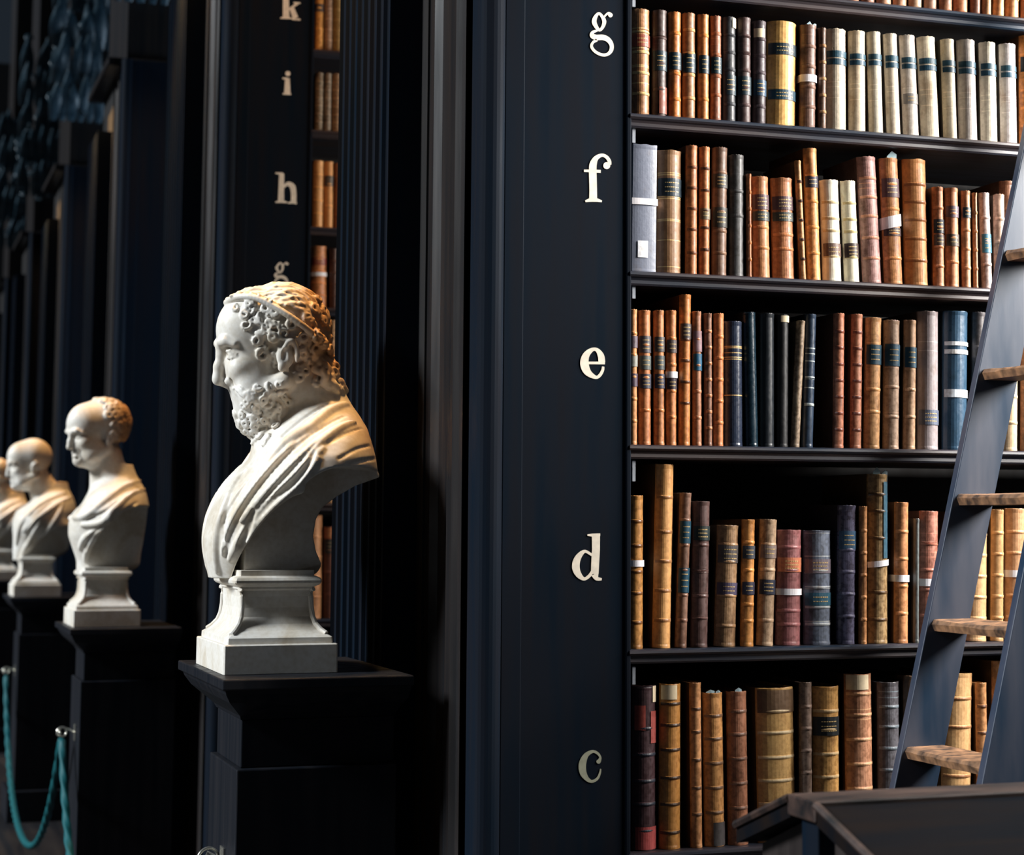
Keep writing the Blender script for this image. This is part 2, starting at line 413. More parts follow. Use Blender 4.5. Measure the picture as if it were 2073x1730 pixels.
# ------------------------------------------------------------------ books
TEAL = (22, 44, 54); NAVY = (34, 40, 60); BLK = (24, 24, 26); GOLD = (206, 176, 120); PLUM = (84, 62, 66); CREAM = (222, 208, 184); DGR = (58, 56, 52)
def book_meshes(w, h, d, color, ribs, ribcol, mott, rough, gold):
    bulge = min(.32*w, .021) if ribs is not None else .004
    na = 11
    us = np.linspace(-1, 1, na)
    def path(off, pro, inner=0):
        P = [(-w/2+inner, d), (-w/2+inner, bulge+.005)]
        for u in us:
            x = u*(w/2-.0012-inner); y = bulge*(abs(u)**2.2)+inner*.8-off-pro*(1-.25*u*u)
            P.append((x, y))
        P += [(w/2-inner, bulge+.005), (w/2-inner, d)]
        return P
    lv = [(0, .0012, 0), (.004, .0012, 0), (.008, 0, 0)]
    for z in sorted(ribs or []):
        z = z*h
        if .012 < z < h-.012: lv += [(z-.0042, 0, 0), (z-.0030, .0016, 1), (z, .0026, 1), (z+.0030, .0016, 0), (z+.0042, 0, 0)]
    for z in sorted(gold or []): lv += [(z*h-.0011, .0002, 1), (z*h+.0011, .0002, 0)]
    lv += [(h-.010, 0, 0), (h-.005, .0010, 0), (h-.0012, .0014, 0), (h, .0006, 0)]
    lv = sorted(lv, key=lambda q: q[0])
    V = []; Fc = []; mi = []; k = na+4
    for z, pro, f in lv:
        for (x, y) in path(0, pro): V.append((x, y, z+(.0008*math.sin(x*900+z*50) if z > h-.001 else 0)))
    nl = len(lv); off = len(V)
    for z, pro, f in lv:
        for (x, y) in path(0, 0, .0026): V.append((x, y, z))
    for a in range(nl-1):
        for i in range(k-1):
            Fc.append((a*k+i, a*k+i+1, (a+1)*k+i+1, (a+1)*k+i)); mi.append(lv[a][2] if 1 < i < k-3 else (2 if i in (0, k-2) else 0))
            Fc.append((off+a*k+i+1, off+a*k+i, off+(a+1)*k+i, off+(a+1)*k+i+1)); mi.append(0)
    for a, flip in ((0, 0), (nl-1, 1)):
        for i in range(k-1):
            q = (a*k+i+1, a*k+i, off+a*k+i, off+a*k+i+1); Fc.append(q[::-1] if flip else q); mi.append(0)
    for i in (0, k-1):
        for a in range(nl-1):
            q = (a*k+i, (a+1)*k+i, off+(a+1)*k+i, off+a*k+i); Fc.append(q if i == 0 else q[::-1]); mi.append(0)
    return V, Fc, mi, bulge
def arc_patch(w, bulge, z0, z1, u0=-.93, u1=.93, off=.0008, wrap=0, slant=0, pro=0):
    us = np.linspace(u0, u1, 11); V = []; Fc = []; n = 0
    rows = []
    for z, sg in ((z0, -1), (z0+(z1-z0)*.5, 0), (z1, 1)):
        P = []
        if wrap: P.append((-w/2-off, bulge+.03))
        for u in us:
            P.append((u*(w/2-.0006+off), bulge*(abs(u)**2.2)-off-pro))
        if wrap: P.append((w/2+off, bulge+.03))
        rows.append([(x, y, z+slant*x) for x, y in P])
    k = len(rows[0])
    for r in rows: V += r
    for a in range(2):
        for i in range(k-1): Fc.append((a*k+i, a*k+i+1, (a+1)*k+i+1, (a+1)*k+i))
    return V, Fc
def book(row, Y, zs, b, suffix, group):
    x0, x1, xt, yt, col = b[:5]; o = b[5] if len(b) > 5 else {}
    desc = b[6]
    X0, _ = at(x0, 1066, Y); X1, _ = at(x1, 1066, Y)
    # bottom x on the shelf, top x at the top edge
    def Xat(x, Z):                                   # x pixel -> X at height Z
        X = X0
        y = 1000
        for _i in range(4):
            Xq, Zq = at(x, y, Y); y -= (Z-Zq)*950*Y0/Y if abs(Z-Zq) > 1e-5 else 0
        return at(x, y, Y)[0]
    Xb0, Xb1 = Xat(x0, zs), Xat(x1, zs)
    Xt, Zt = at(xt+(x1-x0)/2, yt, Y)
    w = (Xb1-Xb0)*o.get('wk', .95); h = max(.05, Zt-zs); Xc = (Xb0+Xb1)/2
    th = math.atan2(Xt-Xc, h)
    d = o.get('d', min(.30, max(.12, h*.66)))
    ribs = o.get('ribs', 5)
    if isinstance(ribs, int): ribs = [(i+1)/(ribs+1)*.97+.015 for i in range(ribs)] if ribs else []
    ybase = at(x0, yt, Y)  # unused height guard
    # pixel rows of bands -> fractions of the height
    def frac(y):
        Z = at((x0+x1)/2, y, Y)[1]; return (Z-zs)/h
    gold = [frac(y) for y in o.get('gold', [])]
    V, Fc, mi, bulge = book_meshes(w, h, d, col, ribs if not o.get('flat') else None, None, .5, .5, gold)
    t = empty('leather_book' if not o.get('name') else o['name'], (Xc, Y+o.get('back', 0), zs+abs(math.sin(th))*w/2+.0004))
    t.rotation_euler = (0, th, 0)
    tag(t, (desc+' '+suffix).strip(), o.get('cat', 'book'), group)
    mott = o.get('mott', .62); rough = o.get('rough', .5)
    rc = o.get('ribcol'); rc = rc if rc else tuple(min(255, int(v*1.12)) for v in col)
    bc_ = tuple(int(v*.42) for v in col) if o.get('name') is None else col  # side boards darkened: shade between the books put into their colour
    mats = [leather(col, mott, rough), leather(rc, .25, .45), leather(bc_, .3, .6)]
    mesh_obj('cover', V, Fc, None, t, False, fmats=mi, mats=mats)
    pb = MB().box(-w/2+.0032, w/2-.0032, bulge+.006, d-.004, .003, h-.006 if not o.get('flat') else h-.003)
    pb.build('page_block', page_mat, t)
    for bd in o.get('bands', []):
        ya, yb_, c = bd[:3]; u = bd[3] if len(bd) > 3 else (-.97, .97)
        nm = bd[4] if len(bd) > 4 else 'title_label'
        f0, f1 = frac(yb_), frac(ya)
        f0 = max(.005, f0); f1 = min(.998, f1)
        v_, f_ = arc_patch(w, bulge, f0*h, f1*h, u[0], u[1], pro=.0009)
        lo = mesh_obj(nm, v_, f_, leather(c, .35, .5) if nm != 'torn_paper' else paper_old, t)
        if nm == 'title_label' and o.get('text', 1) and (f1-f0)*h > .018 and w > .022:
            vv, ff = [], []
            nline = 2 if (f1-f0)*h < .03 else 3
            rr = random.Random(int(x0*7+ya))
            for li in range(nline):
                zc = (f0+(f1-f0)*(li+1)/(nline+1))*h; u_ = -.55
                while u_ < .5:
                    wd = rr.uniform(.06, .14)
                    v2, f2 = arc_patch(w, bulge, zc-.0011, zc+.0011, u_, u_+wd, pro=.0009, off=.0012)
                    n = len(vv); vv += v2; ff += [tuple(n+i for i in q) for q in f2]; u_ += wd+.05
            g = mesh_obj('gilt_tooling', vv, ff, leather(GOLD, .3, .4), lo)
    for s in o.get('straps', []):
        f0, f1 = frac(s[1]), frac(s[0])
        v_, f_ = arc_patch(w, bulge, f0*h, f1*h, -1, 1, off=.0016, wrap=1, slant=s[2] if len(s) > 2 else 0, pro=.0012)
        so = mesh_obj('paper_strap', v_, f_, paper_mat, t); so['label'] = 'white paper strap'
    for u0, u1, hp, sk in o.get('slips', []):
        a_, b_ = u0*w/2, u1*w/2; hh = hp*.00105; m = MB()
        m.v = [(a_, .012, h-.02), (b_, .016, h-.02), (b_, .014, h+hh*sk), ((a_+b_)/2, .012, h+hh), (a_, .013, h+hh*.3)]
        m.f = [(0, 1, 2, 3, 4)]
        so = m.build('paper_slip', slip_mat, t); sm = so.modifiers.new('thickness', 'SOLIDIFY'); sm.thickness = .0012
    return t
slip_mat = flat_mat('pale_blue_paper', lin((150, 176, 184)), .8, noise=.1)
paper_old = flat_mat('torn_cream_paper', lin((214, 196, 164)), .85)
GP = 'old leather books on the shelf beside the letter '
def do_row(letter_, rows, zs, Y=Y0+.016, suffix=None, group=None):
    for b in rows: book(letter_, Y, zs, b, suffix if suffix is not None else 'beside letter '+letter_, group or GP+letter_)

L2 = lambda a, b, c=TEAL: (a, b, c)
row_g = [
 (1282,1321,1282,18,(160,112,72),{'bands':[(70,94,(140,66,44))],'gold':[57,62,97,132,135,168],'ribs':4,'ribcol':GOLD},'brown gilt-lined book with a red label at the left end'),
 (1323,1354,1324,20,(70,54,50),{'bands':[(103,143,TEAL),(176,230,(120,62,44),(-.3,.97),'worn_patch')],'gold':[66,72,80,88,100],'ribs':3},'dark brown book with worn reddish foot, second from left'),
 (1356,1383,1356,24,(188,112,52),{'bands':[(106,141,TEAL)],'ribs':[.18,.42,.80]},'bright orange-brown book with dark band, third from left'),
 (1384,1412,1384,26,(150,104,68),{'bands':[(108,147,TEAL)],'ribs':[.2,.42,.62,.84],'ribcol':(196,150,100)},'tan book with pale rib above its dark band, fourth from left'),
 (1416,1439,1416,29,(196,124,66),{'bands':[(112,149,TEAL)],'ribs':[.2,.8]},'narrow orange calf book with dark band, fifth from left'),
 (1441,1464,1441,32,(146,92,66),{'bands':[(116,149,TEAL)],'ribs':[.25,.43,.63,.83],'gold':[78,90,102]},'reddish-brown narrow book left of the dark grey one'),
 (1466,1494,1466,34,(56,58,62),{'bands':[(152,192,TEAL),(36,56,CREAM,(.2,.97),'torn_paper')],'gold':[74,82,90,98,148]},'dark grey book with torn cream corner at top right'),
 (1496,1525,1496,35,(76,58,56),{'bands':[(155,192,TEAL)],'gold':[76,88,97,108,116,152]},'dark maroon-brown book with gilt bands, left of the torn one'),
 (1527,1555,1528,42,(66,56,60),{'bands':[(162,194,(26,60,84)),(58,76,CREAM,(-.97,.5),'torn_paper')],'gold':[84,118,124,157]},'dark book with blue band and cream tear near its top'),
 (1558,1620,1560,43,(214,168,98),{'bands':[(88,111,TEAL),(182,202,(18,58,76))],'ribs':[],'gold':[84,114,178],'mott':.35},'wide ochre book with two dark teal bands'),
 (1624,1657,1626,50,(112,84,72),{'straps':[(151,166)],'slips':[(-.3,.5,10,.2),(.4,1,6,.9)],'gold':[70,90,128],'ribs':4},'brown book with white strap right of the wide ochre one'),
 (1659,1676,1659,56,(96,70,54),{'ribs':5,'ribcol':(170,130,90)},'thin mottled brown book left of the pale set'),
]
pale = [(1678,1721,1677,58,103,131,(186,174,154)),(1724,1759,1723,62,109,132,(196,178,152)),(1765,1794,1759,64,110,133,(188,180,162)),
 (1801,1829,1793,68,113,138,(206,192,172)),(1835,1867,1826,71,117,140,(190,182,172)),(1872,1910,1862,74,119,144,(212,198,172)),
 (1916,1944,1909,79,123,147,(200,188,164)),(1949,1987,1943,80,125,150,(178,170,164)),(1993,2027,1988,85,129,154,(208,200,180)),(2033,2067,2029,88,133,157,(176,170,170))]
names = ['leftmost and widest at left of','second of','third of','fourth of','fifth, with a grey panel, of','sixth, wide and cream, of','seventh of','eighth, greyer, of','ninth of','last, greyish, of']
for (a,b,c,yt,l0,l1,col),nm in zip(pale, names):
    m = (l0+l1)/2; ex = [(190,211,(120,116,114))] if 'fifth' in nm else []
    row_g.append((a,b,c,yt,col,{'bands':[(l0,m-1,(34,72,88)),(m+2,l1,(26,66,86))]+ex,'ribs':[],'gold':[yt+108,yt+118,yt+140],'mott':.3,'text':1,'rough':.6},'pale vellum book, '+nm+' the matching pale set'))
row_g += [(2070,2100,2069,72,(196,122,56),{'bands':[(116,146,BLK)]},'orange book with black label at the right edge')]
do_row('g', row_g, ZG)
row_h = []
xs = [(1688,1716),(1718,1744),(1748,1776),(1780,1810),(1813,1841),(1845,1871),(1876,1901),(1907,1933),(1936,1965),(1969,1989),(1992,2011),(2015,2038),(2041,2068),(2072,2096)]
hc = [(150,104,76),(160,110,80),(140,100,84),(168,124,96),(176,128,98),(172,138,110),(150,112,92),(168,116,84),(196,126,84),(140,94,74),(190,140,96),(186,132,86),(180,126,82),(150,100,70)]
hd = ['first','second','third','fourth','fifth','sixth','seventh','eighth','ninth','tenth','eleventh','twelfth','thirteenth','fourteenth']
for (a,b),c,nm in zip(xs,hc,hd):
    row_h.append((a,b,a+1,-190-rng.randint(0,25),c,{'ribs':5},nm+' brown book from the left'))
do_row('h', row_h, ZH, suffix='on the topmost shelf cut off by the photo', group='small brown books on the topmost cropped shelf')

row_f = [
 (1278,1331,1281,293,(116,122,138),{'flat':1,'straps':[(402,415)],'bands':[(488,522,(232,234,240),(-.55,.25),'paper_label')],'mott':.06,'rough':.45,'name':'book_box','ribs':0,'cat':'box'},'smooth grey book box with white tape and small white label'),
 (1334,1387,1335,304,(140,104,72),{'bands':[(361,397,(20,40,52))],'gold':[350,354,398,402,444,447,486,540],'ribs':[],'ribcol':GOLD,'mott':.3},'large brown book with black gilt title label'),
 (1391,1415,1392,294,(176,110,66),{'ribs':[.17,.35,.51,.67,.83],'ribcol':(110,66,40)},'tall orange-brown book right of the large brown one'),
 (1418,1440,1419,297,(184,116,68),{'bands':[(422,444,(108,96,74))],'ribs':[.2,.37,.5,.66,.83],'ribcol':(80,50,32)},'tall narrow orange book with olive patch'),
 (1444,1476,1446,298,(112,84,66),{'bands':[(352,380,(60,58,54)),(420,460,(52,50,46))],'ribs':[.18,.35,.5,.8],'gold':[346,384]},'tall dark brown book with black patches'),
 (1480,1511,1480,313,(78,78,78),{'mott':.8,'ribs':[.5,.7],'gold':[352,396]},'mottled black and grey book'),
 (1514,1524,1513,352,(182,112,68),{'ribs':5},'very thin orange book right of the black mottled one'),
 (1529,1565,1525,357,(178,120,76),{'bands':[(394,424,PLUM),(428,447,(60,66,64))],'ribs':[.3,.5]},'tan book with plum and grey labels, narrower of the pair'),
 (1570,1617,1566,360,(172,112,72),{'bands':[(398,425,PLUM),(430,448,(56,62,58))],'ribs':[.3,.44]},'tan book with plum and grey labels, wider of the pair'),
 (1622,1635,1611,325,(190,140,90),{'ribs':5,'ribcol':(70,44,30)},'thin tan book dotted with dark ribs'),
 (1639,1667,1630,300,(206,140,82),{'bands':[(357,380,(40,38,56))],'ribs':4},'tall leaning orange book with navy label'),
 (1672,1711,1665,364,(226,220,202),{'bands':[(493,519,(104,82,72))],'ribs':[.25,.5,.62,.78],'ribcol':(200,180,140),'mott':.2},'ivory vellum book with brown label, left of the pair'),
 (1715,1746,1706,366,(224,216,192),{'bands':[(493,522,(62,48,46))],'ribs':[.25,.5,.62,.78],'ribcol':(200,180,130),'mott':.2},'ivory vellum book with dark brown label, right of the pair'),
 (1753,1792,1740,317,(158,118,112),{'ribs':[.2,.36,.53,.68,.83],'ribcol':(196,138,112),'gold':[372,382]},'tall leaning mauve-brown book'),
 (1797,1835,1786,320,(186,128,80),{'bands':[(362,400,PLUM),(462,478,(60,44,46))],'straps':[(437,461,.2)],'slips':[(-.2,.9,17,.6)],'ribs':4},'tan book with crumpled white paper strap'),
 (1840,1889,1834,322,(200,138,84),{'ribs':[.2,.37,.52,.66,.8],'ribcol':(150,96,56),'mott':.4},'wide orange-tan book with dark ribs and worn top'),
 (1894,1917,1891,378,(178,118,82),{'bands':[(444,472,(30,36,46)),(475,497,(70,54,48))],'ribs':4},'short orange book with blue-black label'),
 (1920,1948,1917,380,(180,120,82),{'bands':[(417,440,(90,74,84)),(474,498,(80,70,60))],'ribs':3},'short orange-brown book with purple label'),
 (1952,1970,1950,386,(170,122,88),{'bands':[(420,441,TEAL)],'ribs':4},'short narrow book with teal label'),
 (1974,1983,1971,390,(170,120,84),{'ribs':4},'thin tan book squeezed left of the pinkish one'),
 (1993,2014,1986,390,(170,150,144),{'bands':[(474,512,(46,96,116))],'ribs':3},'pinkish-grey book with teal cloth patch'),
 (2018,2040,2016,393,(190,158,138),{'ribs':3},'pale pink-tan book half hidden by the ladder'),
 (2047,2080,2043,362,(126,84,58),{'back':.03,'ribs':3},'taller brown book just behind the ladder'),
]
do_row('f', row_f, ZF)
row_e = [
 (1275,1293,1275,626,(196,136,84),{'bands':[(680,704,(92,78,88)),(718,742,(140,140,132)),(756,782,(74,58,74))],'ribs':5},'tan book with grey bands at far left end'),
 (1296,1322,1295,628,(186,118,72),{'bands':[(680,714,(70,66,72)),(720,748,(84,92,90)),(757,786,(58,60,74))],'ribs':3},'orange book with three grey bands, second from left'),
 (1327,1349,1326,628,(186,122,74),{'bands':[(682,712,(78,74,74)),(720,748,(76,84,86)),(757,786,(56,56,72))],'ribs':3},'orange book with three grey bands, third from left'),
 (1351,1373,1351,628,(188,120,70),{'bands':[(688,714,(78,66,64)),(766,788,(44,32,42))],'straps':[(752,765)],'ribs':4},'orange book with white paper strap, fourth from left'),
 (1377,1401,1379,596,(196,124,62),{'bands':[(655,686,(60,52,52))],'ribs':[.28,.42,.56,.7],'ribcol':(90,56,34)},'tallest orange book with dark band near the top'),
 (1405,1424,1404,630,(170,116,84),{'bands':[(670,712,(140,112,118)),(716,750,(24,84,116))],'ribs':4},'narrow brown book with bright blue label'),
 (1429,1445,1428,634,(128,88,66),{'ribs':7,'ribcol':(190,130,90)},'thin brown book with many ribs'),
 (1447,1468,1448,634,(198,122,72),{'ribs':5},'narrow plain orange book left of the navy volume'),
 (1470,1511,1469,650,(40,48,66),{'flat':0,'ribs':[],'gold':[701,704,714,723,727,800],'ribcol':GOLD,'mott':.1,'rough':.3},'glossy navy cloth volume with gilt lines'),
 (1513,1540,1507,632,(20,40,52),{'ribs':[],'mott':.2,'rough':.3,'gold':[636]},'dark teal volume with pale edge highlight'),
 (1542,1573,1542,634,(24,30,36),{'ribs':[],'mott':.2,'rough':.4},'plain black volume between teal and torn-top volumes'),
 (1575,1600,1576,637,(26,26,28),{'ribs':[],'mott':.3,'bands':[(639,652,(120,120,118),(-.6,.95),'torn_paper')]},'black volume with torn pale top edge'),
 (1604,1622,1616,649,(150,130,108),{'ribs':[],'mott':.9,'d':.16},'narrow cracked leaning book with frayed pale edges'),
 (1627,1650,1634,636,(46,60,78),{'ribs':[.32,.52],'gold':[705,716,731,768,785],'ribcol':(170,180,180),'mott':.4,'rough':.35},'dark blue book with silver tooling'),
 (1690,1712,1692,634,(176,112,84),{'ribs':7,'ribcol':(130,70,52)},'reddish-tan book with dark ribs, left of the red pair'),
 (1725,1748,1728,636,(176,118,90),{'ribs':7,'ribcol':(110,64,52)},'reddish-tan book with dark ribs, right of the red pair'),
 (1754,1787,1758,643,(194,146,98),{'bands':[(698,738,(28,62,78))],'gold':[694,741],'ribs':[.28,.45]},'cream-tan book with teal label, left of the teal-labelled trio'),
 (1793,1826,1795,648,(168,140,118),{'bands':[(697,741,(40,74,94))],'gold':[693,744,835],'ribs':[.25,.48]},'grey-tan book with teal label, middle of the teal-labelled trio'),
 (1833,1858,1835,648,(168,134,104),{'bands':[(703,744,(30,66,84))],'gold':[699,747],'ribs':[.25,.46]},'narrow tan book with teal label, right of the teal-labelled trio'),
 (1864,1908,1864,630,(138,128,130),{'bands':[(830,860,(84,92,110))],'ribs':[],'gold':[692,710],'ribcol':(170,160,160),'mott':.25,'rough':.45},'tall grey-mauve cloth volume with slate band'),
 (1916,1968,1918,630,(46,72,94),{'bands':[(692,700,(220,226,232)),(708,717,(220,226,232)),(789,805,(206,214,222))],'ribs':[],'text':0,'mott':.2,'rough':.35},'wide blue cloth volume with white bands'),
 (1972,1998,1975,632,(80,76,78),{'ribs':3},'dark grey book right of the wide blue volume'),
 (2036,2066,2038,640,(204,176,140),{'ribs':4,'mott':.25},'pale tan book right of the ladder'),
 (2072,2100,2073,700,(130,90,66),{'ribs':4},'brown book at the right photo edge'),
]
do_row('e', row_e, ZE)
row_d = [
 (1275,1306,1276,1003,(186,130,66),{'straps':[(1134,1147)],'ribs':[.17,.36,.5,.67,.83],'ribcol':(120,76,36),'mott':.7},'gilt-tooled ochre book with white strap at left end'),
 (1325,1363,1332,940,(216,160,98),{'ribs':[.15,.31,.47,.63,.82],'ribcol':(170,120,76),'mott':.35},'tallest cream-orange book'),
 (1370,1394,1380,998,(130,96,78),{'bands':[(1055,1100,(20,66,86)),(1150,1200,(20,66,86))],'ribs':5},'narrow brown book with two teal bands'),
 (1402,1438,1407,1015,(92,68,64),{'bands':[(1065,1094,(34,46,46))],'gold':[1059,1063,1098,1152,1156,1200,1248],'ribs':[.2,.35,.52,.7]},'dark brown book with cream ribs and black label'),
 (1451,1496,1458,1064,(156,122,88),{'bands':[(1104,1140,(80,74,74)),(1180,1205,(72,64,88))],'ribs':[.17,.42,.7,.84],'mott':.6},'speckled tan book with slate and violet labels'),
 (1503,1530,1506,1052,(204,140,74),{'bands':[(1105,1131,(50,56,66)),(1178,1204,(44,44,62))],'ribs':[.2,.33,.6,.82]},'orange book with two dark bands, left of the banded pair'),
 (1536,1571,1544,1052,(168,140,112),{'bands':[(1103,1130,(124,108,102)),(1174,1204,(40,44,60))],'ribs':[.2,.6,.8]},'grey-tan book with dark band, right of the banded pair'),
 (1577,1629,1579,1073,(146,92,92),{'bands':[(1129,1158,(196,118,84))],'straps':[(1192,1205)],'ribs':[.18,.3,.47,.65,.85]},'plum-red book with orange label and white strap'),
 (1635,1692,1634,1074,(104,112,128),{'gold':[1079,1126,1160,1192,1226,1258],'bands':[(1132,1160,(120,110,118)),(1200,1226,(50,92,112))],'ribs':[.18,.33,.5,.65],'ribcol':(180,184,186)},'wide blue-grey book with silver lines'),
 (1700,1738,1702,1023,(88,86,108),{'ribs':[.2,.36,.52,.68],'rough':.3,'bands':[(1075,1112,(52,84,112))]},'dark lavender-blue book with glossy spine'),
 (1742,1758,1743,1025,(192,134,84),{'ribs':5},'thin orange book between lavender and ragged books'),
 (1762,1805,1762,960,(150,122,82),{'ribs':[.14,.3,.46,.62,.78,.88],'ribcol':(90,66,40),'mott':.8,'straps':[(1135,1147,.12)],'slips':[(-.5,.2,15,.5),(.4,.95,9,.8)],'bands':[(975,1130,(52,92,112),(.25,.8),'cloth_strip')],'text':0},'ragged olive-brown book with teal cloth strip'),
 (1815,1844,1816,1017,(190,130,84),{'straps':[(1164,1178)],'ribs':4},'orange-tan book with white strap, left of the thin dark one'),
 (1852,1863,1853,1050,(90,96,96),{'ribs':0,'mott':.3},'thin dark pamphlet with white edge'),
 (1866,1905,1868,1035,(176,116,98),{'straps':[(1172,1187)],'ribs':[.2,.4,.55,.75],'gold':[1080,1100,1118,1128]},'pink-brown gilt book with white strap against the ladder'),
 (1962,2006,1964,1036,(206,164,118),{'ribs':5,'mott':.3},'cream-tan book just right of the ladder stile'),
 (2011,2037,2012,1032,(190,148,100),{'ribs':5,'mott':.3},'narrow tan ribbed book second from right edge'),
 (2042,2086,2043,1030,(204,154,112),{'straps':[(1155,1169)],'ribs':5,'mott':.3},'tan book with white strap at the right edge'),
]
do_row('d', row_d, ZD)
row_c = [
 (1283,1335,1283,1388,(62,40,44),{'bands':[(1428,1478,(160,76,66),(-.85,-.1),'worn_patch'),(1440,1505,(150,70,64),(.35,.97),'worn_patch'),(1674,1720,(168,76,74),(-.8,.97),'worn_patch'),(1389,1422,(226,226,226),(.55,.97),'torn_paper')],'gold':[1390],'ribs':[.12,.28,.42,.58,.74],'ribcol':(46,48,58)},'worn red and black book at the left end'),
 (1339,1384,1340,1385,(176,122,60),{'bands':[(1387,1416,(190,176,140),(-.95,.4),'torn_paper')],'ribs':[.1,.27,.43,.6,.75,.88],'ribcol':(70,50,34),'mott':.45},'ochre ribbed book with torn cream top'),
 (1402,1426,1399,1382,(196,140,92),{'ribs':[.2,.36,.53,.7,.84],'ribcol':(110,80,58)},'thin tan book in the shade of its neighbour'),
 (1432,1474,1427,1403,(190,136,80),{'ribs':[.22,.38,.54,.7,.85],'slips':[(-.7,.2,6,.5),(.3,.8,5,.2)],'ribcol':(120,90,66),'bands':[(1665,1716,(70,66,66),(-.4,.97),'worn_patch')]},'orange-tan ribbed book with blackened foot'),
 (1480,1522,1476,1400,(150,100,74),{'ribs':[.24,.4,.56,.72,.87],'slips':[(-.2,.5,7,.4)],'ribcol':(120,88,72)},'reddish-brown ribbed book left of the widest book'),
 (1542,1622,1536,1393,(204,162,102),{'bands':[(1397,1443,(104,80,58),(-.97,.97),'worn_patch')],'ribs':[.25,.4,.55,.71,.85],'ribcol':(214,190,150),'mott':.35,'text':0},'widest parchment-coloured book with dark mottled top'),
 (1623,1649,1622,1381,(128,108,96),{'ribs':6,'mott':.7},'thin greyish-brown book right of the widest one'),
 (1652,1710,1650,1390,(196,148,86),{'bands':[(1451,1489,(30,36,40))],'ribs':[.41,.56,.72,.84],'ribcol':(206,176,130)},'tan book with black title label'),
 (1722,1779,1717,1365,(172,122,92),{'bands':[(1366,1396,(226,214,208),(-.97,.5),'torn_paper')],'ribs':[.3,.45,.6,.75,.88],'ribcol':(206,160,120),'gold':[1436,1456]},'brown book topped with torn white paper'),
 (1786,1831,1783,1381,(84,82,88),{'ribs':[.3,.43,.57,.71,.84],'ribcol':(110,120,128),'gold':[1400,1412]},'dark grey book against the ladder'),
 (1836,1866,1834,1368,(96,76,58),{'ribs':4},'dim brown book behind the ladder stile'),
 (1914,1976,1918,1364,(212,168,116),{'ribs':[.35,.5,.66,.84],'ribcol':(170,120,80),'mott':.3},'pale orange book right of the ladder stile'),
 (1984,2007,1979,1382,(194,140,92),{'ribs':[.35,.5,.66,.84],'ribcol':(110,74,52)},'narrow tan book seen between the ladder stiles'),
 (2017,2054,2015,1338,(190,146,100),{'ribs':4},'tall tan book by the right ladder stile'),
]
do_row('c', row_c, ZC)

YF = Y1+.016
sfx = 'in the distant case beside letter '
def far(letter_, ybot, rows):
    zs = at(655, ybot, Y1)[1]
    for b in rows:
        book(letter_, YF, zs, b, sfx+letter_, 'distant books beside letter '+letter_)
far('k', 101, [(636,656,638,-28,(214,150,76),{'bands':[(8,23,(70,56,60))],'ribs':2},'orange book with dark label'),
               (658,674,659,-26,(176,142,116),{'ribs':5},'pinkish-tan middle book'),(675,695,676,-24,(166,132,76),{'ribs':5},'ochre book')])
far('i', 264, [(638,655,640,147,(140,122,100),{'ribs':6,'mott':.8},'speckled greyish book, left of three'),(657,671,659,148,(146,130,112),{'ribs':6,'mott':.8},'speckled greyish book, middle of three'),
               (673,692,674,149,(150,116,82),{'ribs':6,'mott':.8},'speckled brownish book, right of three')])
far('h', 460, [(633,656,635,325,(220,160,98),{'ribs':4,'mott':.3},'orange book without a label'),(657,676,658,327,(222,156,92),{'bands':[(356,376,(70,64,64))],'ribs':2,'mott':.3},'orange book with grey-black label'),
               (677,690,678,330,(150,90,50),{'ribs':4},'brown book at the right')])
far('g', 623, [(630,664,630,498,(204,130,78),{'straps':[(551,559)],'bands':[(522,536,(134,54,46))],'ribs':4},'orange book with white strap and red label'),
               (668,688,668,503,(92,60,48),{'ribs':4},'dark brown book right of the strapped one')])
zs = at(655, 772, Y1)[1]
for b in [(626,646,627,650,(170,116,80),{'ribs':4},'tan book mostly hidden by the marble head'),(650,663,651,648,(190,124,104),{'ribs':4},'pink-brown thin book behind the marble head'),(664,688,665,648,(206,160,116),{'ribs':4},'cream-tan book behind the marble head')]:
    book('f', YF, zs, b, 'in the distant bookcase', 'distant books behind the marble head')
zs = at(655, 1018, Y1)[1]
for b in [(622,656,623,812,(170,120,86),{'ribs':4},'tan book behind the marble neck'),(658,684,658,820,(196,150,104),{'ribs':4},'orange-tan book behind the marble shoulder')]:
    book('e', YF, zs, b, 'in the distant bookcase', 'distant books behind the marble shoulder')
zs = at(655, 1252, Y1)[1]
for b in [(618,654,620,1043,(196,140,96),{'ribs':4,'mott':.4},'tan ribbed book above the marble socle'),(656,682,657,1066,(110,66,50),{'bands':[(1068,1090,(190,110,66)),(1092,1120,(60,56,52))],'ribs':3},'dark red-brown book with orange top above the marble socle')]:
    book('d', YF, zs, b, 'in the distant bookcase', 'distant books behind the marble socle')
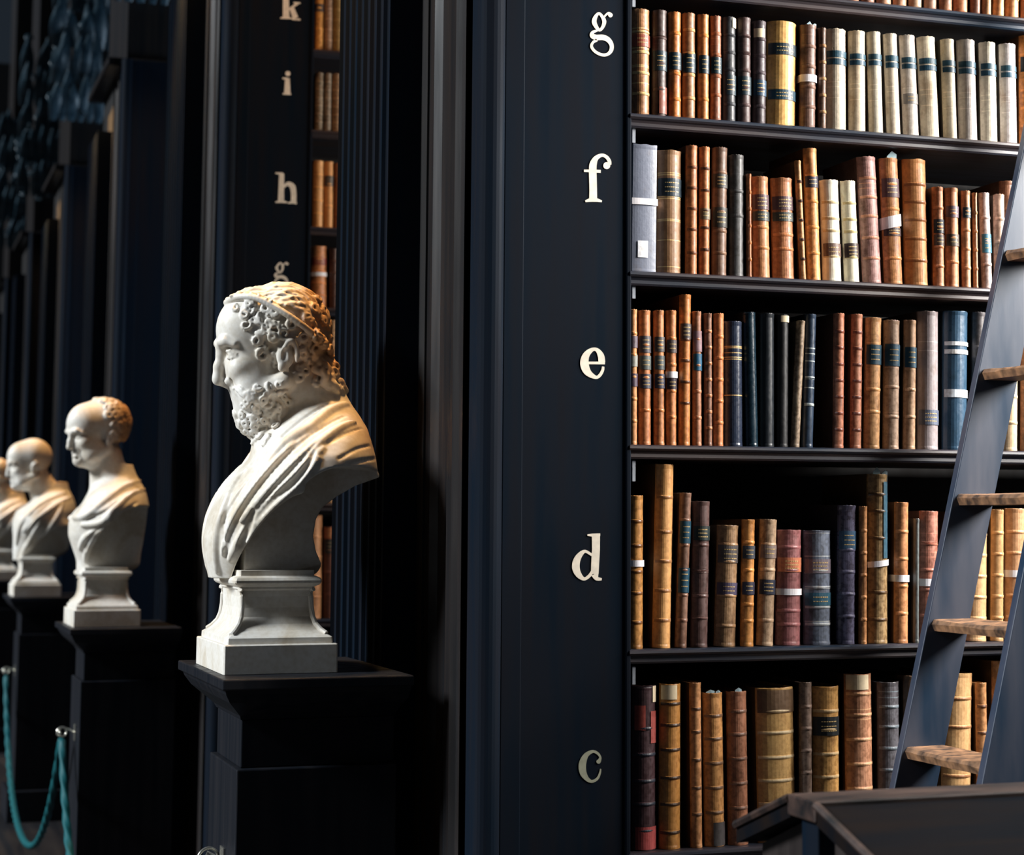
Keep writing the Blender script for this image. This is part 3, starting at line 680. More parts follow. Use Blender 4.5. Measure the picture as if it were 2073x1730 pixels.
# ------------------------------------------------------------------ marble busts, carved as one continuous surface each
class Sculpt:
    def __init__(s, lo, hi, h):
        s.lo = np.array(lo, float); s.h = h
        s.n = np.ceil((np.array(hi)-s.lo)/h).astype(int)+1
        s.ax = [s.lo[i]+h*np.arange(s.n[i]) for i in range(3)]
        s.V = np.full(tuple(s.n), 30.0, np.float32)
    def box(s, a, b):
        i0 = np.maximum(0, np.floor((np.minimum(a, b)-s.lo)/s.h).astype(int)); i1 = np.minimum(s.n, np.ceil((np.maximum(a, b)-s.lo)/s.h).astype(int)+1)
        if (i1 <= i0).any(): return None
        sl = tuple(slice(i0[k], i1[k]) for k in range(3))
        X = s.ax[0][sl[0]][:, None, None]; Y = s.ax[1][sl[1]][None, :, None]; B = s.ax[2][sl[2]][None, None, :]
        return sl, X, Y, B
    def apply(s, sl, d, k, sub=False):
        V = s.V[sl]
        if sub: d = -d; V2 = -V; d2 = -d          # smax(V,-d) = -smin(-V,d)
        a, b = (V, d) if not sub else (-V, -d)
        if k > 0:
            h = np.clip(.5+.5*(b-a)/k, 0, 1); m = b*(1-h)+a*h-k*h*(1-h)
        else: m = np.minimum(a, b)
        s.V[sl] = m if not sub else -m
    def ell(s, c, r, k=10, sub=False, ry=0, rx=0):       # ellipsoid; rx tilts it in the profile plane (degrees)
        c = np.array(c, float); r = np.array(r, float)*np.ones(3); R_ = r.max()+k+6
        q = s.box(c-R_, c+R_)
        if q is None: return
        sl, X, Y, B = q; dx, dy, db = X-c[0], Y-c[1], B-c[2]
        if rx:
            t = math.radians(rx); dx, dy = dx*math.cos(t)+dy*math.sin(t), -dx*math.sin(t)+dy*math.cos(t)
        l = np.sqrt((dx/r[0])**2+(dy/r[1])**2+(db/r[2])**2)
        g = np.sqrt((dx/r[0]**2)**2+(dy/r[1]**2)**2+(db/r[2]**2)**2)+1e-6
        s.apply(sl, (l*(l-1)/g).astype(np.float32), k, sub)
    def cap(s, a, b, ra, rb, k=4, sub=False):
        a = np.array(a, float); b = np.array(b, float); R_ = max(ra, rb)+k+3
        q = s.box(np.minimum(a, b)-R_, np.maximum(a, b)+R_)
        if q is None: return
        sl, X, Y, B = q; ab = b-a; L = ab@ab+1e-9
        t = np.clip(((X-a[0])*ab[0]+(Y-a[1])*ab[1]+(B-a[2])*ab[2])/L, 0, 1)
        d = np.sqrt((X-a[0]-t*ab[0])**2+(Y-a[1]-t*ab[1])**2+(B-a[2]-t*ab[2])**2)-(ra+(rb-ra)*t)
        s.apply(sl, d.astype(np.float32), k, sub)
    def chain(s, P, r, k=4, sub=False):
        r = r if hasattr(r, '__len__') else [r]*len(P)
        for i in range(len(P)-1): s.cap(P[i], P[i+1], r[i], r[i+1], k, sub)
    def val(s, p):
        i = np.clip(np.round((np.array(p)-s.lo)/s.h).astype(int), 0, s.n-1); return s.V[tuple(i)]
    def near_b(s, x, y, V=None):                # b of the surface on the side of the camera
        V = s.V if V is None else V
        i = int(round((x-s.lo[0])/s.h)); j = int(round((y-s.lo[1])/s.h))
        i = min(max(i, 0), s.n[0]-1); j = min(max(j, 0), s.n[1]-1)
        w_ = np.nonzero(V[i, j, :] < 0)[0]
        return s.ax[2][w_[-1]] if len(w_) else None
    def shoot(s, c, d, rmax, V):                # first surface point coming from outside towards c
        for r in np.arange(rmax, 5, -s.h*.5):
            p = c+d*r; i = np.clip(np.round((p-s.lo)/s.h).astype(int), 0, s.n-1)
            if V[tuple(i)] < 0: return p
        return None
    def grad(s, p, V):
        g = np.zeros(3)
        for k in range(3):
            e = np.zeros(3); e[k] = 2*s.h
            a = np.clip(np.round((p+e-s.lo)/s.h).astype(int), 0, s.n-1); b = np.clip(np.round((p-e-s.lo)/s.h).astype(int), 0, s.n-1)
            g[k] = V[tuple(a)]-V[tuple(b)]
        return g/(np.linalg.norm(g)+1e-9)
    def mesh(s):
        V = s.V; n = np.array(V.shape); ins = V < 0
        c = [ins[:-1, :-1, :-1], ins[1:, :-1, :-1], ins[:-1, 1:, :-1], ins[1:, 1:, :-1], ins[:-1, :-1, 1:], ins[1:, :-1, 1:], ins[:-1, 1:, 1:], ins[1:, 1:, 1:]]
        cnt = sum(q.astype(np.int8) for q in c); act = (cnt > 0) & (cnt < 8)
        ids = np.argwhere(act); idx = -np.ones(act.shape, np.int64); idx[act] = np.arange(len(ids))
        corner = np.array([[i & 1, (i >> 1) & 1, (i >> 2) & 1] for i in range(8)])
        edges = [(0,1),(2,3),(4,5),(6,7),(0,2),(1,3),(4,6),(5,7),(0,4),(1,5),(2,6),(3,7)]
        vals = np.stack([V[ids[:, 0]+o[0], ids[:, 1]+o[1], ids[:, 2]+o[2]] for o in corner], 1)
        acc = np.zeros((len(ids), 3)); num = np.zeros(len(ids))
        for a, b in edges:
            va, vb = vals[:, a], vals[:, b]; cr = (va < 0) != (vb < 0)
            t = np.where(cr, va/(va-vb+1e-12), 0)
            p = corner[a][None]+(corner[b]-corner[a])[None]*t[:, None]
            acc += p*cr[:, None]; num += cr
        P = s.lo+(ids+acc/num[:, None])*s.h
        quads = []
        for ax in range(3):
            o1, o2 = [(1, 2), (2, 0), (0, 1)][ax]
            sl0 = [slice(None)]*3; sl1 = [slice(None)]*3
            sl0[ax] = slice(0, -1); sl1[ax] = slice(1, None)
            a = ins[tuple(sl0)]; b = ins[tuple(sl1)]
            e = np.argwhere(a != b)
            ok = (e[:, o1] > 0) & (e[:, o2] > 0) & (e[:, o1] < n[o1]-1) & (e[:, o2] < n[o2]-1); e = e[ok]
            d1 = np.zeros(3, int); d1[o1] = 1; d2 = np.zeros(3, int); d2[o2] = 1
            q = np.stack([idx[tuple((e-d1-d2).T)], idx[tuple((e-d2).T)], idx[tuple(e.T)], idx[tuple((e-d1).T)]], 1)
            f = a[tuple(e.T)]
            q[~f] = q[~f][:, ::-1]; quads.append(q)
        return P, np.concatenate(quads)
def relax(P, Q, it=1, lam=.5):
    for _ in range(it):
        acc = np.zeros_like(P); cn = np.zeros(len(P))
        for a, b in ((0,1),(1,2),(2,3),(3,0)):
            np.add.at(acc, Q[:, a], P[Q[:, b]]); np.add.at(acc, Q[:, b], P[Q[:, a]])
            np.add.at(cn, Q[:, a], 1); np.add.at(cn, Q[:, b], 1)
        P = P+lam*(acc/cn[:, None]-P)
    return P

def face(S, M_, rs, beard, mouth=True):
    """features in the units of the first bust; M_ maps reference points, rs scales radii"""
    def e(c, r, k=10, **kw): S.ell(M_(c), np.array(r, float)*rs, k*rs, **kw)
    def cp(a, b, ra, rb, k=4, **kw): S.cap(M_(a), M_(b), ra*rs, rb*rs, k*rs, **kw)
    def ch(P, r, k=4, **kw):
        r = r if hasattr(r, '__len__') else [r]*len(P)
        for i in range(len(P)-1): cp(P[i], P[i+1], r[i], r[i+1], k, **kw)
    e((501,672,0), (72,78,62), 14); e((560,668,0), (96,92,76), 14)          # forehead, cranium
    e((503,742,0), (58,74,55), 14); e((520,800,0), (58,58,50), 16)          # mid face, jaw
    e((498 if beard else 478,836,0), (27,25,26), 14)                                           # chin
    for s in (-1, 1):
        e((476,752,s*34), (23,21,20), 12); e((505,790,s*40), (34,38,20), 14)
        cp((500,812,s*38), (560,775,s*55), 20, 20, 14)
        # deep eye socket, eyeball, lids
        e((442,722,s*27), (21,15,17), 5, sub=True); e((464,724,s*28), (15,13,14), 2)
        ch([(452,724,s*14), (448,717,s*24), (452,717,s*35), (464,725,s*43)], [2.4,3.0,3.0,2.4], 2)
        ch([(453,728,s*15), (450,732,s*26), (456,732,s*37), (465,728,s*43)], [2,2.6,2.6,2], 2)
        ch([(438,704,s*8), (437,699,s*20), (443,697,s*33), (459,704,s*46)], [6.5,7.5,7.5,6], 9)   # brow ridge
        e((456,777,s*12), (10,9,7.5), 5)                                                      # nostril wing
        e((448,785,s*7), (6,4,3.6), 2, sub=True)
        cp((459,771,s*20), (470,800,s*29), 2.2, 2.2, 5, sub=True)                              # fold from nose to mouth
    ch([(437,704,0), (439,722,0), (436,746,0), (434,768,0)], [10,8.5,10,11], 7)
    e((436,776,0), (12,9.5,10.5), 6); cp((444,783,0), (458,787,0), 4.5, 6, 4)
    if mouth:
        ch([(466,806,-22), (455,800,-11), (451,799,0), (455,800,11), (466,806,22)], [2.5,5,5.5,5,2.5], 4)
        ch([(467,812,-20), (457,815,-10), (454,816,0), (457,815,10), (467,812,20)], [2.5,5.5,6.5,5.5,2.5], 4)
        ch([(466,808,-25), (452,807.5,-10), (448,807.5,0), (452,807.5,10), (466,808,25)], [1.6,1.8,1.8,1.8,1.6], 1.5, sub=True)
        cp((462,828,-12), (462,828,12), 5, 5, 6, sub=True)
    for s in (-1, 1):                                                        # ear
        b = 73
        P = [(566-22*math.cos(t)*.62, 727-30*math.sin(t), s*(b+7*math.sin(min(t, 2.2)))) for t in np.linspace(-1.2, 3.5, 14)]
        e((557,727,s*69), (18,26,9), 5); ch(P, [5]*13+[3.5], 3)
        e((553,727,s*82), (7,15,8), 2, sub=True); e((550,750,s*71), (8,10,6), 4)
        cp((561,710,s*75), (564,738,s*75), 3, 3, 3)

def curl_spiral(S, p, nrm, V0, R_, turns, tr, sgn, ph):
    a = np.cross(nrm, [0.3, .5, .81]); a /= np.linalg.norm(a)+1e-9; b = np.cross(nrm, a); P = []; r = []
    m = int(9*turns)+3
    for i in range(m):
        t = i/(m-1); th = ph+sgn*turns*2*math.pi*t; rr = R_*(1-.62*t)
        P.append(p+a*rr*math.cos(th)+b*rr*math.sin(th)+nrm*(1.5+tr*.55*t)); r.append(tr*(1.05-.35*t))
    S.chain(P, r, .9)

def flow_lock(S, V0, p, dirv, length, tr, wav, c, step=6, endcurl=1, rgen=None):
    P = []; r = []; m = int(length/step); ph = rgen.rand()*6.28; d0 = np.array(dirv, float); d0 /= np.linalg.norm(d0); sg = rgen.choice([-1, 1])
    for i in range(m+ (8 if endcurl else 0)):
        n_ = S.grad(p, V0); t = i/m
        d = d0-n_*(d0@n_); d /= np.linalg.norm(d)+1e-9; side = np.cross(n_, d)
        if i < m: ang = wav*math.sin(ph+i*.95)
        else: ang += sg*.62
        dd = d*math.cos(ang)+side*math.sin(ang)
        st = step if i < m else step*.62
        p = p+dd*st
        for _ in range(3): p = p-S.grad(p, V0)*float(np.clip(S.val_(p, V0), -5, 5))
        P.append(p+n_*tr*.35); r.append(tr*(1 if i < m*.7 else max(.55, 1-.05*(i-m*.7))))
    S.chain(P, r, .8)
def _val(self, p, V):
    i = np.clip(np.round((np.array(p)-self.lo)/self.h).astype(int), 0, self.n-1); return float(V[tuple(i)])
Sculpt.val_ = _val

def torso(S, sections, cut, supp, halfb, k=10):
    q = S.box(S.lo, S.lo+(S.n-1)*S.h); sl, X, Y, B = q
    sec = np.array(sections, float); y = S.ax[1]
    xc = np.interp(y, sec[:, 0], sec[:, 1]); a = np.interp(y, sec[:, 0], sec[:, 2]); wv = np.interp(y, sec[:, 0], sec[:, 3])
    def sm(v): kk = np.exp(-np.linspace(-2, 2, 13)**2); kk /= kk.sum(); return np.convolve(np.pad(v, 6, 'edge'), kk, 'valid')
    xc, a, wv = sm(xc), sm(a), sm(wv)
    XC, A, W = (v[None, :, None] for v in (xc, a, wv))
    l = (np.abs((X-XC)/A)**2.25+np.abs(B/W)**2.25)**(1/2.25)
    d = ((l-1)*np.minimum(A, W)*.9).astype(np.float32)
    d = np.maximum(d, (sec[0, 0]-Y).astype(np.float32)); d = np.maximum(d, (Y-sec[-1, 0]).astype(np.float32))
    S.apply(sl, d, k)
def poly_sdf2(pts, X, Y):
    P = np.array(pts, float); d = np.full(np.broadcast(X, Y).shape, 1e9); ins = np.zeros(d.shape, bool)
    for i in range(len(P)):
        a = P[i]; b = P[(i+1) % len(P)]; e = b-a
        t = np.clip(((X-a[0])*e[0]+(Y-a[1])*e[1])/(e@e+1e-9), 0, 1)
        d = np.minimum(d, (X-a[0]-t*e[0])**2+(Y-a[1]-t*e[1])**2)
        cnd = ((a[1] > Y) != (b[1] > Y)) & (X < (b[0]-a[0])*(Y-a[1])/(b[1]-a[1]+1e-12)+a[0]); ins ^= cnd
    d = np.sqrt(d); return np.where(ins, -d, d)
def back_cut(S, cut, supp, halfb):
    sl, X, Y, B = S.box(S.lo, S.lo+(S.n-1)*S.h)
    big = 900
    reg = poly_sdf2(list(cut)+[(cut[-1][0], big+400), (big+100, big+400), (big+100, cut[0][1])], X[:, :, 0], Y[:, :, 0])[:, :, None]
    sup = poly_sdf2(supp, X[:, :, 0], Y[:, :, 0])[:, :, None]
    core = np.maximum(sup, np.abs(B)-halfb)
    d = np.maximum(reg, -core).astype(np.float32)
    S.apply(sl, d, 3, sub=True)
def smooth_poly(P, n=7): return catmull(np.array(P, float), n)

def folds(S, V0, L, r, sub, k, lift=0.0):
    """drapery ridges or grooves: profile polylines laid on the near surface (and mirrored)"""
    Q = smooth_poly(L, 6); P = []
    for x, y in Q:
        b = S.near_b(x, y, V0)
        if b is None: b = P[-1][2] if P else 0
        P.append((x, y, b+lift))
    b_ = np.array([p[2] for p in P]); kk = np.ones(5)/5; b_ = np.convolve(np.pad(b_, 2, 'edge'), kk, 'valid')
    m = len(P); rr = [r*(.12+.88*math.sin(math.pi*min(1, .03+.80*i/(m-1)))**.7) for i in range(m)]
    for s in (1, -1):
        S.chain([(P[i][0], P[i][1], s*b_[i]) for i in range(m)], rr, k, sub)

def place_sculpt(S, name, parent, Xmap, Zmap, Yc, s, brown_tint=None, it=1):
    P, Q = S.mesh(); P = relax(P, Q, it, .45)
    Wd = np.stack([Xmap(P[:, 0]), Yc-s*P[:, 2], Zmap(P[:, 1])], 1)
    me = bpy.data.meshes.new(name); me.vertices.add(len(Wd)); me.vertices.foreach_set('co', Wd.astype(np.float32).ravel())
    nq = len(Q); me.loops.add(nq*4); me.loops.foreach_set('vertex_index', Q.astype(np.int32).ravel())
    me.polygons.add(nq); me.polygons.foreach_set('loop_start', np.arange(0, nq*4, 4, dtype=np.int32))
    me.polygons.foreach_set('loop_total', np.full(nq, 4, np.int32)); me.polygons.foreach_set('use_smooth', np.ones(nq, bool))
    me.update(calc_edges=True); me.validate()
    if brown_tint is not None:
        at_ = me.attributes.new('brown_tint', 'FLOAT', 'POINT'); at_.data.foreach_set('value', brown_tint(P).astype(np.float32))
    me.materials.append(marble_mat)
    o = bpy.data.objects.new(name, me); C.objects.link(o)
    o.parent = parent; o.matrix_parent_inverse = parent.matrix_world.inverted() if False else Matrix.Translation(-Vector(parent.location))
    return o

# positions measured in the photo: near front corner of each plinth
XB, YB, HX, HY = .7065, 4.3415, .123, .195
SZ = lambda k: EYE+(-.3156 if k == 0 else -.377)
Yc0 = YB+HY
xa, za = at(402, 1100, Yc0); xb, zb = at(690, 1100, Yc0)
SX = (xb-xa)/288; X571 = at(571, 1100, Yc0)[0]
_, zt = at(571, 600, Yc0); _, zl = at(571, 1160, Yc0); SZY = (zt-zl)/560; Z1160 = zl
def Xm(x): return X571+SX*(x-571)
def Zm(y): return Z1160+SZY*(1160-y)

def socle(t, k, zt_):
    z0 = SZ(k); H = zt_-z0+.012; cx = XB+HX; cy = YB+HY+DD*k
    prof = [(0,1.0),(.003,1.0),(.275,1.0),(.285,.985),(.285,.93),(.31,.93),(.345,.925),(.36,.89),(.375,.85),(.41,.775),(.47,.69),(.54,.645),(.63,.625),(.74,.622),(.80,.63),(.815,.665),(.835,.665),(.845,.70),
            (.855,.735),(.875,.765),(.90,.77),(.925,.75),(.94,.70),(.945,.665),(1.0,.665)]
    rings = []
    for f, s_ in prof:
        hx, hy, z = HX*s_, HY*s_, z0+H*f; r = .003
        ring = []
        for sx_, sy_ in ((-1,-1),(1,-1),(1,1),(-1,1)):
            ring += [(cx+sx_*hx, cy+sy_*(hy-r), z), (cx+sx_*(hx-r), cy+sy_*hy, z)] if sx_*sy_ > 0 else [(cx+sx_*(hx-r), cy+sy_*hy, z), (cx+sx_*hx, cy+sy_*(hy-r), z)]
        rings.append(ring)
    m = MB().loft(rings)
    # raised scroll rims on the two narrow edges of the neck
    for sy_ in (-1, 1):
        for sx_ in (-1, 1):
            pts = []
            for f, s_ in prof[8:16]:
                pts.append((cx+sx_*HX*s_*.985, cy+sy_*HY*(s_*1.0+.05*math.sin(math.pi*(f-.375)/.44)), z0+H*f))
            m.tube(pts, .006, 8)
    o = m.build('socle', marble_mat, None); o.parent = t; o.matrix_parent_inverse = Matrix.Translation(-Vector(t.location))
    bevel(o, .0025)
    return o

# ---- first bust: bearded man with a headband, curly hair and draped cloak
def bearded_bust():
    t = empty('marble_bust', (XB+HX, YB+HY, SZ(0)))
    tag(t, 'large white marble bust of a bearded curly-haired man in a cloak, nearest of the busts', 'bust', 'marble busts on pedestals')
    R = np.random.RandomState(3)
    S = Sculpt((398, 560, -232), (772, 1176, 232), 2.3)
    sections = [(792,648,42,46),(815,648,56,62),(840,645,76,100),(870,640,96,150),(900,632,111,188),(930,627,123,208),(960,617,138,214),(1000,622,176,214),
                (1045,612,188,192),(1090,590,176,160),(1130,560,143,122),(1168,524,98,78)]
    torso(S, sections, None, None, 0)
    S.ell((560,905,0), (52,46,70), 20)
    # cloak folds, laid before the cut so that they end cleanly at it
    V0 = S.V.copy()
    for L, r in (([(690,818),(645,836),(598,870),(548,905),(512,950)], 10), ([(690,858),(640,880),(575,930),(518,990),(466,1055)], 9),
                 ([(610,915),(570,955),(520,1010),(475,1075),(452,1130)], 8), ([(560,905),(520,950),(480,1005),(452,1060),(440,1120)], 7),
                  ([(600,935),(560,985),(520,1030),(478,1095)], 6),
                 ([(500,940),(462,985),(436,1045),(428,1100),(434,1155)], 6)):
        folds(S, V0, L, r, False, 8, lift=1.0)
    V1 = S.V.copy()
    for L, r in (([(680,842),(618,872),(560,914),(510,968),(468,1030),(446,1085),(442,1125)], 4.5), ([(655,815),(600,845),(555,880),(530,905)], 4),
                 ([(592,922),(576,950),(550,983),(513,1018),(480,1062)], 6), ([(600,900),(550,955),(505,1010),(465,1075)], 3.5),
                 ([(500,950),(465,1000),(440,1050),(436,1110)], 3.5), ([(715,868),(660,885),(620,905)], 1.4), ([(484,1035),(475,1070),(463,1110)], 6), ([(725,905),(680,915),(640,935)], 1.2),([(738,930),(690,938),(655,948)], 1.0)):
        folds(S, V1, L, r, True, 5, lift=1.5)
    cut = [tuple(p) for p in smooth_poly([(790,960),(745,957),(700,952),(660,950),(625,955),(597,967),(577,984),(573,1001),(552,1010),(524,1032),(499,1062),(479,1100),(465,1140),(459,1180)], 4)]
    supp = [(480,1200),(480,1000),(600,940),(700,920),(756,945),(748,968),(700,985),(660,1008),(632,1030),(621,1052),(616,1085),(622,1115),(636,1145),(642,1200)]
    back_cut(S, cut, supp, 92)
    # plain inner garment strip beyond the cloak edge: a shallow step parallel to the cut
    for s in (1, -1):
        pass
    # neck
    S.cap((588,765,0), (632,858,0), 54, 62, 14); S.cap((615,740,0), (662,830,0), 44, 40, 16)
    M_ = lambda c: np.array(c, float)
    face(S, M_, 1.0, True, mouth=False)
    S.ell((568,662,0), (88,86,77), 12); S.ell((606,692,0), (50,70,66), 14)
    # beard mass and lips
    S.ell((522,812,0), (44,44,50), 12); S.ell((512,842,0), (31,34,34), 10); S.ell((536,846,0), (40,34,42), 12); S.ell((526,872,0), (27,20,28), 10); S.ell((542,822,0), (42,52,54), 12); S.ell((508,852,0), (30,30,32), 10)
    S.chain([(461,789,0),(465,791,12),(474,800,26),(486,815,36)], [5,6.5,7,6], 3); S.chain([(461,789,0),(465,791,-12),(474,800,-26),(486,815,-36)], [5,6.5,7,6], 3)
    S.chain([(478,805,-12),(474,805,0),(478,805,12)], [4,5.5,4], 2)
    S.chain([(474,799,-20),(468,799,0),(474,799,20)], 2, 1.5, sub=True)
    S.ell((508,642,0), (58,56,62), 8)
    # headband
    band = [(449,617,0),(455,613,22),(470,609,42),(496,612,62),(528,628,76),(560,648,86),(596,672,86),(628,694,66),(650,710,34),(658,716,0)]
    Q = catmull(np.array(band, float), 5)
    for s in (1, -1): S.chain([(p[0], p[1], s*p[2]) for p in Q], 6.5, 2.0)
    def band_y(x): return np.interp(x, [449,470,496,528,560,596,628,650], [617,609,612,628,648,672,694,710])
    V2 = S.V.copy()
    # combed hair above the band: soft wavy locks running back over the crown
    for i in range(31):
        z0_ = -1.75+3.5*i/30; P = []
        for u in np.linspace(0, 1, 30):
            th = -1.12+2.3*u; d = np.array([math.sin(th), -math.cos(th), z0_*.98+.055*math.sin(u*13+i*1.9)+.03*math.sin(u*29+i)]); d /= np.linalg.norm(d)
            p = S.shoot(np.array([556., 668, 0]), d, 125, V2)
            if p is not None and p[1] < band_y(p[0])-7: P.append(p+S.grad(p, V2)*.8)
        if len(P) > 3:
            S.chain(P, [2.6+1.7*math.sin(j*.9+i*2) *.5+.6 for j in range(len(P))], 1.2)
    # curls: temples, round the ears, back of the head and nape
    cen = []
    for _ in range(4200):
        x = R.uniform(478, 662); y = R.uniform(606, 768); by = band_y(x)
        ok = y > by+9 or (x > 606 and y > 606)
        xe = x
        if x < 492: ok = ok and y < 668
        if x < 506: ok = ok and y < 705
        if x < 540: ok = ok and y < 738-(540-x)*.3
        if 534 < x < 588 and 688 < y < 775: ok = False
        if x < 534 and y > 735: ok = False
        if not ok: continue
        if all((x-c[0])**2+(y-c[1])**2 > 16.5**2 for c in cen): cen.append((x, y))
    for (x, y) in cen:
        for s in (1, -1):
            b = S.near_b(x, y, V2)
            if b is None: continue
            p = np.array([x, y, b*s*1.0]); n_ = S.grad(p, V2)
            if R.rand() < .5: curl_spiral(S, p+n_*1.5, n_, V2, R.uniform(9, 13), R.uniform(.95, 1.4), R.uniform(3.4, 4.8), R.choice([-1, 1]), R.uniform(0, 6.28))
            else: flow_lock(S, V2, p+n_*1.0, (R.uniform(-.8, .8), .8, 0), R.uniform(16, 24), R.uniform(4.4, 5.6), .9, None, 4.5, 1, R)
    # back of the head seen from behind
    for i in range(120):
        th = R.uniform(-1.25, 1.25); ph = R.uniform(-.55, .75)
        d = np.array([math.cos(th)*math.cos(ph), math.sin(ph), math.sin(th)*math.cos(ph)])
        p = S.shoot(np.array([575., 682, 0]), d, 130, V2)
        if p is None or p[1] > 765: continue
        if all(np.linalg.norm(p-c) > 15 for c in [np.array(q) for q in cen if len(q) == 3]):
            cen.append(tuple(p)); curl_spiral(S, p, S.grad(p, V2), V2, R.uniform(9, 13), 1.3, 4.0, R.choice([-1, 1]), R.uniform(0, 6))
    # fringe locks on the forehead edge
    for s in (1, -1):
        for (x, y, dx, dy) in ((466,622,-.3,1),(480,624,-.2,1),(494,630,-.3,1),(504,650,-.4,1),(506,674,-.35,1),(516,700,-.1,1),(528,716,0,1),(538,730,.1,1)):
            b = S.near_b(x, y, V2)
            if b is None: continue
            flow_lock(S, V2, np.array([x, y, s*b]), (dx, dy, 0), 18, 4.0, .5, None, 5, 1, R)
    # long locks hanging behind the neck
    for (x0, y0, b0, x1, y1, rr) in ((640,722,30,676,796,11),(652,716,14,688,790,10),(634,735,46,664,792,11),(655,730,-10,692,798,10),(640,730,-36,674,794,11),(626,744,56,650,786,9)):
        P = []; r = []
        for i in range(12):
            u = i/11; P.append((x0+(x1-x0)*u+5*math.sin(u*9+x0), y0+(y1-y0)*u, b0+6*math.cos(u*8+y0))); r.append(rr*(1-.25*u))
        S.chain(P, r, 2)
    for (x, y, b) in ((662,756,40),(678,778,24),(650,770,52),(684,792,6),(668,744,22),(672,792,-20),(640,752,60)):
        curl_spiral(S, np.array([x, y, b*1.0]), np.array([.45, -.1, .89]), V2, 12, 1.5, 5, 1, x*.1)
    # beard locks
    V3 = S.V.copy()
    reg = [(548,764),(568,786),(572,822),(556,862),(534,886),(510,890),(488,872),(476,840),(474,816),(486,806),(500,800),(512,786),(528,774)]
    bc = []
    for _ in range(3000):
        x = R.uniform(470, 572); y = R.uniform(762, 888)
        if poly_sdf2(reg, np.array([x]), np.array([y]))[0] > -2: continue
        if all((x-c[0])**2+(y-c[1])**2 > 13.0**2 for c in bc): bc.append((x, y))
    for i, (x, y) in enumerate(bc):
        for s in (1, -1):
            b = S.near_b(x, y, V3)
            if b is None: continue
            p = np.array([x, y, s*b]); n0 = S.grad(p, V3)
            if i % 3 == 0:
                n_ = S.grad(p, V3); curl_spiral(S, p+n_*2.5, n_, V3, R.uniform(7, 9.5), R.uniform(1.0, 1.4), 3.6, R.choice([-1, 1]), R.uniform(0, 6.28))
            else: flow_lock(S, V3, p+n0*1.5, (-.5, 1, 0), R.uniform(16, 28), R.uniform(3.4, 4.8), .95, None, 4.5, 1, R)
    for s in (1, -1):
        for k_, (dy, rr_) in enumerate(((0, 4.2), (7, 4.4), (13, 4.0))):
            P = []
            for x in np.linspace(464+dy*.6, 506+dy*.8, 12):
                y = 790+dy*.7+(x-464)*.52+2.4*math.sin(x*.33+dy)
                b = S.near_b(x, y, V3)
                P.append((x, y, s*((b or 0)*(.9 if x < 470 else 1)+1.5)))
            S.chain(P, rr_, 1.0)
    for (x, y, b) in ((484,828,0),(482,842,8),(486,852,-8),(492,860,4),(502,872,-6),(488,834,-14),(490,848,16),(508,878,10),(522,886,0),(532,884,8),(480,856,-4)):
        flow_lock(S, V3, np.array([x, y, b*1.0]), (-.1, 1, R.uniform(-.4, .4)), 16, 4.6, .7, None, 5, 1, R)
    def brown_tint(P):
        x, y = P[:, 0], P[:, 1]
        g = np.clip((x-548-.0*(y-600))/70, 0, 1)*np.clip((800-y)/60, 0, 1)*.85
        g2 = np.clip((x-655)/70, 0, 1)*np.clip((y-800)/30, 0, 1)*np.clip((965-y)/60, 0, 1)*.55
        return np.maximum(g, g2)
    place_sculpt(S, 'sculpted_figure', t, Xm, Zm, Yc0, SX*1.0, brown_tint, 1)
    socle(t, 0, Zm(1162))

